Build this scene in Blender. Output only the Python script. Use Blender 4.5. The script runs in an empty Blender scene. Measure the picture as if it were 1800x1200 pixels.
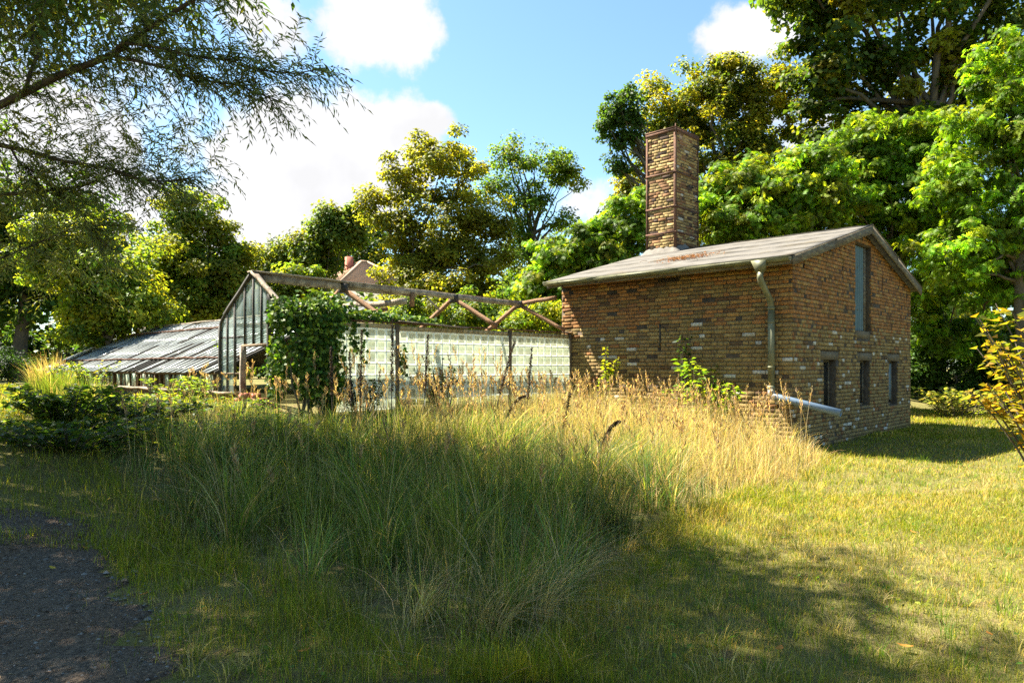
import bpy, math, random
import numpy as np
from mathutils import Vector, Matrix

sc = bpy.context.scene
R = np.random.default_rng(7)
random.seed(7)

# ------------------------------------------------------------------ camera, sky, sun, exposure
U2 = np.array([0.69253183, 0.72138732])      # along the gable, away from the camera
V2 = np.array([-0.72138732, 0.69253183])     # along the long wall, away from the camera
CORNER = np.array([4.93, 12.5])
EYE = 1.5
FOC, YH = 1250.0, 645.0

cam = bpy.data.cameras.new("camera")
cam_ob = bpy.data.objects.new("camera", cam)
sc.collection.objects.link(cam_ob)
cam_ob.location = (0, 0, EYE)
cam_ob.rotation_euler = (math.radians(90), 0, 0)
cam.sensor_width = 36.0
cam.lens = 36.0 * FOC / 1800.0
cam.shift_y = (YH - 600.0) / 1800.0
cam.clip_start = 0.05
cam.clip_end = 2000.0
sc.camera = cam_ob

TO_SUN = Vector((0.651 * V2[0] - 0.26 * U2[0], 0.651 * V2[1] - 0.26 * U2[1], 1.0)).normalized()
SUN_EL = math.asin(TO_SUN.z)
SUN_AZ = math.atan2(TO_SUN.x, TO_SUN.y)

sun = bpy.data.lights.new("sun", "SUN")
sun.energy = 5.0
sun.angle = math.radians(0.55)
sun.color = (1.0, 0.93, 0.80)
sun_ob = bpy.data.objects.new("sun", sun)
sc.collection.objects.link(sun_ob)
sun_ob.rotation_euler = TO_SUN.to_track_quat('Z', 'Y').to_euler()
sun_ob.location = (-20, 20, 40)

SKY_STRENGTH = 0.05
CLOUD_VALUE = 4.2
SKY_TINT = (0.91, 1.07, 1.05)


def cam_dir(px, py):
    return Vector(((px - 900) / FOC, 1.0, (YH - py) / FOC)).normalized()


def build_world():
    w = bpy.data.worlds.new("World")
    sc.world = w
    w.use_nodes = True
    nt = w.node_tree
    nt.nodes.clear()
    N, K = nt.nodes.new, nt.links.new

    def math_node(op, a, b=None, c=None):
        n = N("ShaderNodeMath"); n.operation = op
        for i, x in enumerate((a, b, c)):
            if x is None: continue
            if isinstance(x, (int, float)): n.inputs[i].default_value = x
            else: K(x, n.inputs[i])
        return n.outputs[0]
    sky = N("ShaderNodeTexSky"); sky.sky_type = 'NISHITA'
    sky.sun_disc = False
    sky.sun_elevation = SUN_EL
    sky.sun_rotation = SUN_AZ
    sky.air_density = 1.0; sky.dust_density = 0.6; sky.ozone_density = 1.6
    tc = N("ShaderNodeTexCoord")
    vec = tc.outputs["Generated"]
    nz = N("ShaderNodeTexNoise"); nz.inputs["Scale"].default_value = 5.5; nz.inputs["Detail"].default_value = 9
    nz.inputs["Roughness"].default_value = 0.62
    K(vec, nz.inputs["Vector"])
    nz2 = N("ShaderNodeTexNoise"); nz2.inputs["Scale"].default_value = 2.6; nz2.inputs["Detail"].default_value = 5
    K(vec, nz2.inputs["Vector"])
    # cloud banks: direction, angular half sizes (radians, roughly), strength
    banks = [((650, 30), .115, .065, 1.0), ((760, 40), .035, .045, .7), ((560, 300), .16, .10, 1.05), ((430, 400), .12, .08, 1.0),
             ((760, 215), .05, .03, .75), ((690, 260), .09, .07, .9), ((1340, 50), .085, .035, .85), ((1010, 350), .07, .05, .8),
             ((480, 20), .10, .07, .8), ((140, 240), .2, .16, .8), ((1500, 200), .2, .12, .6)]
    mask = None
    sep = N("ShaderNodeSeparateXYZ"); K(vec, sep.inputs[0])
    az = math_node('ARCTAN2', sep.outputs[0], sep.outputs[1])
    el = math_node('ARCSINE', sep.outputs[2])
    for (px, py), ra, re, st in banks:
        d = cam_dir(px, py)
        a0, e0 = math.atan2(d.x, d.y), math.asin(d.z)
        da = math_node('DIVIDE', math_node('SUBTRACT', az, a0), ra)
        de = math_node('DIVIDE', math_node('SUBTRACT', el, e0), re)
        r2 = math_node('ADD', math_node('MULTIPLY', da, da), math_node('MULTIPLY', de, de))
        g = math_node('MULTIPLY', math_node('POWER', 2.718, math_node('MULTIPLY', r2, -0.7)), st)
        mask = g if mask is None else math_node('MAXIMUM', mask, g)
    # the rest of the sky carries the same broken fair-weather cloud
    other = math_node('MULTIPLY', math_node('SUBTRACT', nz2.outputs[0], 0.52), 1.5)
    cover = math_node('MAXIMUM', mask, math_node('MINIMUM', other, 0.5))
    val = math_node('ADD', cover, math_node('MULTIPLY', math_node('SUBTRACT', nz.outputs[0], 0.5), 1.75))
    mr = N("ShaderNodeMapRange"); mr.interpolation_type = 'SMOOTHSTEP'
    mr.inputs["From Min"].default_value = 0.43; mr.inputs["From Max"].default_value = 0.66
    K(val, mr.inputs["Value"])
    # soft grey undersides inside the clouds
    shade = N("ShaderNodeMapRange")
    shade.inputs["From Min"].default_value = 0.35; shade.inputs["From Max"].default_value = 0.65
    shade.inputs["To Min"].default_value = 0.86; shade.inputs["To Max"].default_value = 1.05
    nz3 = N("ShaderNodeTexNoise"); nz3.inputs["Scale"].default_value = 9; nz3.inputs["Detail"].default_value = 4
    K(vec, nz3.inputs["Vector"]); K(nz3.outputs[0], shade.inputs["Value"])
    cc = N("ShaderNodeCombineXYZ")
    K(math_node('MULTIPLY', shade.outputs[0], CLOUD_VALUE), cc.inputs[0])
    K(math_node('MULTIPLY', shade.outputs[0], CLOUD_VALUE * 1.0), cc.inputs[1])
    K(math_node('MULTIPLY', shade.outputs[0], CLOUD_VALUE * 1.02), cc.inputs[2])
    mix = N("ShaderNodeMix"); mix.data_type = 'RGBA'
    tn = N("ShaderNodeVectorMath"); tn.operation = 'MULTIPLY'; tn.inputs[1].default_value = SKY_TINT
    K(sky.outputs[0], tn.inputs[0])
    K(mr.outputs[0], mix.inputs[0]); K(tn.outputs[0], mix.inputs[6]); K(cc.outputs[0], mix.inputs[7])
    bg = N("ShaderNodeBackground"); bg.inputs["Strength"].default_value = SKY_STRENGTH
    K(mix.outputs[2], bg.inputs["Color"])
    out = N("ShaderNodeOutputWorld"); K(bg.outputs[0], out.inputs[0])


build_world()
sc.view_settings.view_transform = 'Standard'
sc.view_settings.look = 'None'
sc.view_settings.gamma = 1.0
sc.view_settings.use_curve_mapping = False
sc.view_settings.exposure = 2.4
sc.render.engine = 'CYCLES'
sc.cycles.use_denoising = False
sc.cycles.max_bounces = 8
sc.cycles.diffuse_bounces = 3
sc.cycles.transparent_max_bounces = 12
sc.cycles.caustics_reflective = False
sc.cycles.caustics_refractive = False

# ------------------------------------------------------------------ helpers


def smooth01(a):
    a = np.clip(a, 0, 1)
    return a * a * (3 - 2 * a)


def ground_z(x, y):
    """height of the terrain: a bank that climbs towards the greenhouse"""
    x = np.asarray(x, float); y = np.asarray(y, float)
    t = (x - CORNER[0]) * V2[0] + (y - CORNER[1]) * V2[1]
    z = 0.85 * smooth01((t - 0.5) / 6.0)
    return z + 0.018 * np.sin(1.3 * x + 0.7 * y) + 0.015 * np.sin(2.1 * y - 1.7 * x + 1.0)


def at(px, py, d):
    """the point seen at a place of the photograph, d metres away"""
    return np.array([(px - 900) / FOC * d, d, EYE + (YH - py) / FOC * d])


def wl(s, t, z=0.0):
    p = CORNER + s * U2 + t * V2
    return np.array([p[0], p[1], z])


def mesh_np(name, V, F, mats=(), col=None, parent=None, midx=None, smooth=False, link=True):
    """V (n,3); F list of equal-length face index arrays"""
    me = bpy.data.meshes.new(name)
    V = np.ascontiguousarray(V, dtype=np.float32)
    Fs = [np.asarray(f, dtype=np.int32) for f in (F if isinstance(F, (list, tuple)) else [F]) if len(f)]
    nl = sum(f.size for f in Fs); nf = sum(len(f) for f in Fs)
    me.vertices.add(len(V)); me.vertices.foreach_set("co", V.ravel())
    me.loops.add(nl); me.loops.foreach_set("vertex_index", np.concatenate([f.ravel() for f in Fs]))
    me.polygons.add(nf)
    sizes = np.concatenate([np.full(len(f), f.shape[1], np.int32) for f in Fs])
    starts = np.concatenate([[0], np.cumsum(sizes)[:-1]]).astype(np.int32)
    me.polygons.foreach_set("loop_start", starts)
    if midx is not None:
        me.polygons.foreach_set("material_index", np.asarray(midx, np.int32))
    if smooth:
        me.polygons.foreach_set("use_smooth", np.ones(nf, bool))
    for m in (mats if isinstance(mats, (list, tuple)) else [mats]):
        me.materials.append(m)
    if col is not None:
        a = me.attributes.new("Col", 'FLOAT_COLOR', 'POINT')
        c = np.ones((len(V), 4), np.float32); c[:, :3] = col
        a.data.foreach_set("color", c.ravel())
    me.update(calc_edges=True)
    if not link:
        return me
    return obj(name, me, parent)


def obj(name, me, parent=None, loc=None, rot=None):
    o = bpy.data.objects.new(name, me)
    sc.collection.objects.link(o)
    if parent is not None: o.parent = parent
    if loc is not None: o.location = loc
    if rot is not None: o.rotation_euler = rot
    return o


def tag(o, label=None, cat=None, group=None, kind=None):
    if label: o["label"] = label
    if cat: o["category"] = cat
    if group: o["group"] = group
    if kind: o["kind"] = kind
    return o


def empty(name, loc, label, cat, group=None, rotz=0.0):
    o = bpy.data.objects.new(name, None)
    sc.collection.objects.link(o)
    o.location = loc; o.rotation_euler = (0, 0, rotz)
    o.empty_display_size = 0.2
    return tag(o, label, cat, group)


class MB:
    """collects boxes, beams and tubes for one mesh object"""
    def __init__(self): self.V = []; self.Q = []; self.T = []; self.n = 0

    def add(self, V, Q=(), T=()):
        V = np.asarray(V, float)
        if len(Q): self.Q.append(np.asarray(Q) + self.n)
        if len(T): self.T.append(np.asarray(T) + self.n)
        self.V.append(V); self.n += len(V)
        return self

    BQ = [(0, 3, 2, 1), (4, 5, 6, 7), (0, 1, 5, 4), (1, 2, 6, 5), (2, 3, 7, 6), (3, 0, 4, 7)]

    def box(self, a, b):
        x0, y0, z0 = np.minimum(a, b); x1, y1, z1 = np.maximum(a, b)
        return self.add([(x0, y0, z0), (x1, y0, z0), (x1, y1, z0), (x0, y1, z0), (x0, y0, z1), (x1, y0, z1), (x1, y1, z1), (x0, y1, z1)], self.BQ)

    def hexa(self, P):
        return self.add(P, self.BQ)

    def beam(self, p, q, w, h, up=(0, 0, 1), segs=1, jit=0.0):
        p = np.asarray(p, float); q = np.asarray(q, float); d = q - p; d /= np.linalg.norm(d)
        up = np.asarray(up, float)
        if abs(d @ up) > .98: up = np.array([1., 0, 0])
        r = np.cross(d, up); r /= np.linalg.norm(r); n = np.cross(r, d)
        V = []
        for i in range(segs + 1):
            c = p + (q - p) * i / segs
            if jit and 0 < i < segs: c = c + R.normal(0, jit, 3)
            for sx, sz in ((-1, -1), (1, -1), (1, 1), (-1, 1)):
                V.append(c + r * sx * w / 2 + n * sz * h / 2)
        Q = [(0, 1, 2, 3)[::-1]]
        for i in range(segs):
            a = 4 * i
            for k in range(4):
                l = (k + 1) % 4
                Q.append((a + k, a + l, a + 4 + l, a + 4 + k))
        Q.append(tuple(4 * segs + k for k in range(4)))
        return self.add(V, Q)

    def tube(self, P, rad, n=6, cap=True):
        P = np.asarray(P, float); m = len(P)
        rad = np.broadcast_to(np.asarray(rad, float), (m,))
        D = np.gradient(P, axis=0); D /= np.linalg.norm(D, axis=1)[:, None] + 1e-9
        ref = np.array([0.13, 0.21, 0.97]) if abs(D[:, 2]).mean() < .9 else np.array([.97, .2, .1])
        A = np.cross(D, ref); A /= np.linalg.norm(A, axis=1)[:, None] + 1e-9
        B = np.cross(D, A)
        th = np.arange(n) * 2 * math.pi / n
        V = (P[:, None] + rad[:, None, None] * (A[:, None] * np.cos(th)[None, :, None] + B[:, None] * np.sin(th)[None, :, None])).reshape(-1, 3)
        i = np.arange(m - 1)[:, None] * n; k = np.arange(n)[None]; l = (k + 1) % n
        Q = np.stack([i + k, i + l, i + n + l, i + n + k], -1).reshape(-1, 4)
        T = []
        if cap:
            V = np.vstack([V, P[:1], P[-1:]])
            a, b = m * n, m * n + 1
            T = [(a, (j + 1) % n, j) for j in range(n)] + [(b, (m - 1) * n + j, (m - 1) * n + (j + 1) % n) for j in range(n)]
        return self.add(V, Q, T)

    def build(self, name, mat, parent=None, smooth=False, col=None, link=True):
        V = np.vstack(self.V)
        F = []
        if self.Q: F.append(np.vstack(self.Q))
        if self.T: F.append(np.vstack(self.T))
        return mesh_np(name, V, F, mat, parent=parent, smooth=smooth, col=col, link=link)


# ------------------------------------------------------------------ materials


def new_mat(name):
    m = bpy.data.materials.new(name); m.use_nodes = True
    nt = m.node_tree; nt.nodes.clear()
    out = nt.nodes.new("ShaderNodeOutputMaterial")
    return m, nt, out


def surf(name, color=None, rough=.8, scale=6.0, lo=.65, hi=1.3, bump=.0, bscale=None, metallic=0.0, spec=.3, stretch=None,
         second=None, second_scale=1.5, second_pos=.55, obj_var=0.0):
    """a rough surface whose colour (constant, or the 'Col' attribute) wanders with noise"""
    m, nt, out = new_mat(name)
    N, K = nt.nodes.new, nt.links.new
    p = N("ShaderNodeBsdfPrincipled")
    p.inputs["Roughness"].default_value = rough; p.inputs["Metallic"].default_value = metallic
    p.inputs["Specular IOR Level"].default_value = spec
    tc = N("ShaderNodeTexCoord"); mp = N("ShaderNodeMapping")
    if stretch: mp.inputs["Scale"].default_value = stretch
    K(tc.outputs["Object"], mp.inputs[0])
    nz = N("ShaderNodeTexNoise"); nz.inputs["Scale"].default_value = scale; nz.inputs["Detail"].default_value = 6
    nz.inputs["Roughness"].default_value = .65
    K(mp.outputs[0], nz.inputs["Vector"])
    mr = N("ShaderNodeMapRange"); mr.inputs["From Min"].default_value = .3; mr.inputs["From Max"].default_value = .7
    mr.inputs["To Min"].default_value = lo; mr.inputs["To Max"].default_value = hi
    K(nz.outputs[0], mr.inputs["Value"])
    if color is None:
        a = N("ShaderNodeAttribute"); a.attribute_name = "Col"; csock = a.outputs["Color"]
    else:
        c = N("ShaderNodeRGB"); c.outputs[0].default_value = (*color, 1); csock = c.outputs[0]
    if second:
        n2 = N("ShaderNodeTexNoise"); n2.inputs["Scale"].default_value = second_scale; n2.inputs["Detail"].default_value = 7
        K(mp.outputs[0], n2.inputs["Vector"])
        r2 = N("ShaderNodeMapRange"); r2.inputs["From Min"].default_value = second_pos - .06; r2.inputs["From Max"].default_value = second_pos + .08
        K(n2.outputs[0], r2.inputs["Value"])
        mx = N("ShaderNodeMix"); mx.data_type = 'RGBA'
        K(r2.outputs[0], mx.inputs[0]); K(csock, mx.inputs[6]); mx.inputs[7].default_value = (*second, 1)
        csock = mx.outputs[2]
    fac = mr.outputs[0]
    if obj_var:
        oi = N("ShaderNodeObjectInfo"); r3 = N("ShaderNodeMapRange")
        r3.inputs["To Min"].default_value = 1 - obj_var; r3.inputs["To Max"].default_value = 1 + obj_var
        K(oi.outputs["Random"], r3.inputs["Value"])
        mm = N("ShaderNodeMath"); mm.operation = 'MULTIPLY'; K(fac, mm.inputs[0]); K(r3.outputs[0], mm.inputs[1]); fac = mm.outputs[0]
    vm = N("ShaderNodeVectorMath"); vm.operation = 'SCALE'
    K(csock, vm.inputs[0]); K(fac, vm.inputs["Scale"])
    K(vm.outputs[0], p.inputs["Base Color"])
    if bump:
        b = N("ShaderNodeBump"); b.inputs["Strength"].default_value = bump; b.inputs["Distance"].default_value = .02
        n3 = N("ShaderNodeTexNoise"); n3.inputs["Scale"].default_value = bscale or scale * 4; n3.inputs["Detail"].default_value = 5
        K(mp.outputs[0], n3.inputs["Vector"]); K(n3.outputs[0], b.inputs["Height"]); K(b.outputs[0], p.inputs["Normal"])
    K(p.outputs[0], out.inputs[0])
    return m


def leaf_mat(name, trans=.58, warm=(2.0, 1.85, .55), rough=.5, spec=.22):
    """thin leaf or blade: colour from 'Col', part reflected, part let through"""
    m, nt, out = new_mat(name)
    N, K = nt.nodes.new, nt.links.new
    a = N("ShaderNodeAttribute"); a.attribute_name = "Col"
    p = N("ShaderNodeBsdfPrincipled"); p.inputs["Roughness"].default_value = rough; p.inputs["Specular IOR Level"].default_value = spec
    K(a.outputs["Color"], p.inputs["Base Color"])
    t = N("ShaderNodeBsdfTranslucent")
    vm = N("ShaderNodeVectorMath"); vm.operation = 'MULTIPLY'; vm.inputs[1].default_value = warm
    K(a.outputs["Color"], vm.inputs[0]); K(vm.outputs[0], t.inputs["Color"])
    mx = N("ShaderNodeMixShader"); mx.inputs[0].default_value = trans
    K(p.outputs[0], mx.inputs[1]); K(t.outputs[0], mx.inputs[2]); K(mx.outputs[0], out.inputs[0])
    return m


def pane_mat(name, color, clear=.3, rough=.18, dirt=.5, diff=.5, scale=7):
    m, nt, out = new_mat(name)
    N, K = nt.nodes.new, nt.links.new
    tc = N("ShaderNodeTexCoord"); nz = N("ShaderNodeTexNoise"); nz.inputs["Scale"].default_value = scale; nz.inputs["Detail"].default_value = 6
    K(tc.outputs["Object"], nz.inputs["Vector"])
    oi = N("ShaderNodeObjectInfo")
    add = N("ShaderNodeMath"); add.operation = 'MULTIPLY_ADD'; K(oi.outputs["Random"], add.inputs[0]); add.inputs[1].default_value = .5; K(nz.outputs[0], add.inputs[2])
    mr = N("ShaderNodeMapRange"); mr.inputs["From Min"].default_value = .4; mr.inputs["From Max"].default_value = .95
    mr.inputs["To Min"].default_value = 1.1; mr.inputs["To Max"].default_value = 1.1 - dirt
    K(add.outputs[0], mr.inputs["Value"])
    vm = N("ShaderNodeVectorMath"); vm.operation = 'SCALE'; vm.inputs[0].default_value = color; K(mr.outputs[0], vm.inputs["Scale"])
    p = N("ShaderNodeBsdfPrincipled"); p.inputs["Roughness"].default_value = rough; p.inputs["Specular IOR Level"].default_value = .7
    K(vm.outputs[0], p.inputs["Base Color"])
    tl = N("ShaderNodeBsdfTranslucent"); K(vm.outputs[0], tl.inputs["Color"])
    m1 = N("ShaderNodeMixShader"); m1.inputs[0].default_value = diff
    K(p.outputs[0], m1.inputs[1]); K(tl.outputs[0], m1.inputs[2])
    tr = N("ShaderNodeBsdfTransparent"); tr.inputs["Color"].default_value = (.9, .95, .92, 1)
    m2 = N("ShaderNodeMixShader"); m2.inputs[0].default_value = clear
    K(m1.outputs[0], m2.inputs[1]); K(tr.outputs[0], m2.inputs[2]); K(m2.outputs[0], out.inputs[0])
    return m


M = {}
M['brick'] = surf("brick", None, .9, 30, .42, .96, .5, 90)
M['mortar'] = surf("mortar", (.085, .062, .04), .95, 8, .5, 1.2, .5, 60)
M['felt'] = surf("roof_felt", (.115, .105, .09), .95, 3, .75, 1.2, .35, 120, second=(.10, .085, .062), second_scale=2.2, second_pos=.6)
M['cement'] = surf("cement", (.15, .135, .115), .95, 5, .7, 1.2, .5, 40)
M['zinc'] = surf("zinc", (.145, .145, .085), .55, 5, .7, 1.25, .1, 30, metallic=.2, spec=.4, second=(.13, .115, .045), second_pos=.6)
M['pvc'] = surf("pvc_grey", (.12, .17, .23), .4, 4, .85, 1.1, 0, spec=.5)
M['white_pipe'] = surf("clay_pipe", (.42, .38, .33), .6, 8, .7, 1.15)
M['board_dark'] = surf("weathered_board", (.13, .105, .075), .9, 5, .5, 1.4, .6, 30, stretch=(1, 1, 6), second=(.2, .18, .12), second_scale=4)
M['wood_grey'] = surf("grey_timber", (.29, .235, .175), .92, 7, .5, 1.35, .7, 30, second=(.16, .12, .085), second_scale=5, second_pos=.56)
M['wood_rust'] = surf("red_brown_timber", (.23, .125, .06), .9, 9, .45, 1.45, .8, 45, second=(.12, .07, .04), second_scale=9)
M['wood_post'] = surf("brown_post", (.17, .12, .07), .9, 8, .5, 1.35, .6, 40)
M['rust'] = surf("rusty_iron", (.115, .055, .03), .9, 14, .5, 1.4, .5, 60, second=(.09, .05, .035), second_scale=9)
M['iron_dark'] = surf("dark_iron", (.045, .04, .033), .75, 14, .6, 1.5, .3, 60)
M['steel_sheet'] = surf("teal_sheet", (.05, .095, .11), .55, 5, .75, 1.2, .1, 20, metallic=.2, spec=.5, stretch=(1, 1, .3))
M['blue_board'] = surf("blue_board", (.12, .175, .2), .7, 6, .75, 1.15)
M['dark_inside'] = surf("dark_inside", (.05, .045, .04), .95, 4, .6, 1.2)
M['lintel'] = surf("concrete_lintel", (.15, .118, .075), .95, 10, .65, 1.2, .5, 60)
M['pane_roof'] = pane_mat("roof_pane", (.44, .47, .46), .10, .22, .45, .30, 5)
M['pane_wall'] = pane_mat("wall_pane", (.62, .70, .53), .08, .25, .35, .5, 6)
M['pane_gable'] = pane_mat("gable_pane", (.50, .60, .57), .70, .12, .4, .35, 4)
M['block_rim'] = pane_mat("glass_block_rim", (.92, .90, .74), .0, .25, .15, .35, 14)
M['block_face'] = pane_mat("glass_block_face", (.63, .62, .45), .0, .15, .45, .42, 26)
M['block_back'] = pane_mat("glass_block_back", (.8, .83, .72), .80, .15, .2, .6, 20)
M['tan_tile'] = surf("tan_brick", (.42, .34, .19), .9, 20, .65, 1.2, .5, 60, obj_var=.2)
M['old_wall'] = surf("old_low_wall", (.17, .105, .06), .95, 7, .5, 1.3, .7, 30)
M['bark'] = surf("bark", (.10, .08, .055), .95, 5, .5, 1.4, .8, 22, stretch=(1, 1, .3))
M['willow_bark'] = surf("willow_bark", (.075, .058, .042), .95, 8, .5, 1.4, .8, 40)
M['leaf'] = leaf_mat("leaf")
M['leaf_willow'] = leaf_mat("willow_leaf", .52, (1.7, 1.65, .6))
M['leaf_ivy'] = leaf_mat("ivy_leaf", .4, (1.6, 1.6, .4), .5, .18)
M['blade'] = leaf_mat("grass_blade", .48, (1.5, 1.45, .6), .6, .15)
M['tile_far'] = surf("roof_tile", (.38, .25, .16), .9, 40, .7, 1.3, .3, 80)
M['plaster'] = surf("plaster", (.5, .45, .36), .9, 4, .85, 1.1)
M['red_brick'] = surf("red_brick", (.38, .13, .08), .9, 20, .7, 1.2)
M['stalk_dark'] = surf("dead_stalk", (.05, .036, .026), .95, 30, .6, 1.5)
M['dry_twig'] = surf("dry_twig", (.19, .115, .06), .95, 30, .6, 1.5)
M['litter'] = leaf_mat("dry_leaf", .25, (1.2, 1.0, .5), .7, .2)
M['stone'] = surf("stone", None, .9, 20, .75, 1.2, .3, 60)


def ground_mat():
    m, nt, out = new_mat("soil_and_turf")
    N, K = nt.nodes.new, nt.links.new
    tc = N("ShaderNodeTexCoord")
    def noise(s, d=6):
        n = N("ShaderNodeTexNoise"); n.inputs["Scale"].default_value = s; n.inputs["Detail"].default_value = d
        n.inputs["Roughness"].default_value = .65
        K(tc.outputs["Object"], n.inputs["Vector"]); return n.outputs[0]
    def mix(f, a, b, lo, hi):
        r = N("ShaderNodeMapRange"); r.inputs["From Min"].default_value = lo; r.inputs["From Max"].default_value = hi
        K(f, r.inputs["Value"])
        x = N("ShaderNodeMix"); x.data_type = 'RGBA'; K(r.outputs[0], x.inputs[0])
        for i, c in ((6, a), (7, b)):
            if isinstance(c, tuple): x.inputs[i].default_value = (*c, 1)
            else: K(c, x.inputs[i])
        return x.outputs[2]
    a = mix(noise(.55), (.105, .115, .026), (.20, .17, .06), .35, .62)
    b = mix(noise(5.0), a, (.15, .10, .05), .52, .68)
    c = mix(noise(60, 3), b, (.05, .045, .018), .50, .66)
    p = N("ShaderNodeBsdfPrincipled"); p.inputs["Roughness"].default_value = .95; p.inputs["Specular IOR Level"].default_value = .1
    K(c, p.inputs["Base Color"])
    bm = N("ShaderNodeBump"); bm.inputs["Strength"].default_value = .8; bm.inputs["Distance"].default_value = .04
    K(noise(45, 6), bm.inputs["Height"]); K(bm.outputs[0], p.inputs["Normal"])
    K(p.outputs[0], out.inputs[0])
    return m


def path_mat():
    m, nt, out = new_mat("path_grit")
    N, K = nt.nodes.new, nt.links.new
    tc = N("ShaderNodeTexCoord")
    n1 = N("ShaderNodeTexNoise"); n1.inputs["Scale"].default_value = 1.6; n1.inputs["Detail"].default_value = 6
    n2 = N("ShaderNodeTexVoronoi"); n2.inputs["Scale"].default_value = 45
    n3 = N("ShaderNodeTexNoise"); n3.inputs["Scale"].default_value = 38; n3.inputs["Detail"].default_value = 6; n3.inputs["Roughness"].default_value = .7
    for n in (n1, n2, n3): K(tc.outputs["Object"], n.inputs["Vector"])
    r1 = N("ShaderNodeValToRGB")
    r1.color_ramp.elements[0].position = .38; r1.color_ramp.elements[0].color = (.082, .062, .042, 1)
    r1.color_ramp.elements[1].position = .62; r1.color_ramp.elements[1].color = (.09, .058, .034, 1)
    K(n1.outputs[0], r1.inputs[0])
    r2 = N("ShaderNodeMapRange"); r2.inputs["From Min"].default_value = .36; r2.inputs["From Max"].default_value = .66
    r2.inputs["To Min"].default_value = .35; r2.inputs["To Max"].default_value = 1.9; K(n3.outputs[0], r2.inputs["Value"])
    vm = N("ShaderNodeVectorMath"); vm.operation = 'SCALE'; K(r1.outputs[0], vm.inputs[0]); K(r2.outputs[0], vm.inputs["Scale"])
    p = N("ShaderNodeBsdfPrincipled"); p.inputs["Roughness"].default_value = .9; p.inputs["Specular IOR Level"].default_value = .25
    K(vm.outputs[0], p.inputs["Base Color"])
    b = N("ShaderNodeBump"); b.inputs["Strength"].default_value = .9; b.inputs["Distance"].default_value = .02
    ad = N("ShaderNodeMath"); ad.operation = 'ADD'; K(n2.outputs[0], ad.inputs[0]); K(n3.outputs[0], ad.inputs[1])
    K(ad.outputs[0], b.inputs["Height"]); K(b.outputs[0], p.inputs["Normal"])
    K(p.outputs[0], out.inputs[0])
    return m


# ------------------------------------------------------------------ ground and path


def build_ground():
    xs = np.concatenate([[-400, -250, -160, -110, -80, -60, -45, -35, -28], np.arange(-22, 22.01, .25), [28, 35, 45, 60, 80, 110, 160, 250, 400]])
    ys = np.concatenate([[-300, -150, -80, -40, -20, -10, -5], np.arange(-2, 30.01, .25), [34, 40, 50, 65, 85, 110, 150, 220, 400, 700]])
    X, Y = np.meshgrid(xs, ys)
    Z = ground_z(X, Y)
    V = np.stack([X, Y, Z], -1).reshape(-1, 3)
    nx = len(xs)
    i, j = np.meshgrid(np.arange(len(ys) - 1), np.arange(nx - 1), indexing='ij')
    a = (i * nx + j).ravel()
    o = mesh_np("ground", V, np.stack([a, a + 1, a + nx + 1, a + nx], -1), ground_mat(), smooth=True)
    tag(o, "grassy ground rising gently from the lawn to the greenhouse", kind="structure")


PATH = np.array([(-9.5, 6.9), (-6.5, 6.55), (-4.9, 6.3), (-4.0, 6.35), (-3.5, 6.0), (-3.2, 5.75), (-2.75, 5.2), (-2.4, 4.75), (-1.85, 3.95), (-1.42, 3.3), (-1.2, 2.2), (-1.1, -2), (-9.5, -2)])


def inside(P, x, y):
    c = np.zeros(np.shape(x), bool)
    n = len(P)
    for i in range(n):
        x0, y0 = P[i]; x1, y1 = P[(i + 1) % n]
        k = ((y0 > y) != (y1 > y)) & (x < (x1 - x0) * (y - y0) / (y1 - y0 + 1e-12) + x0)
        c ^= k
    return c


def edge_dist(P, x, y):
    d = np.full(np.shape(x), 1e9)
    for i in range(len(P)):
        a = P[i]; b = P[(i + 1) % len(P)]; ab = b - a
        u = np.clip(((x - a[0]) * ab[0] + (y - a[1]) * ab[1]) / (ab @ ab), 0, 1)
        d = np.minimum(d, np.hypot(x - a[0] - u * ab[0], y - a[1] - u * ab[1]))
    return d


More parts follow.
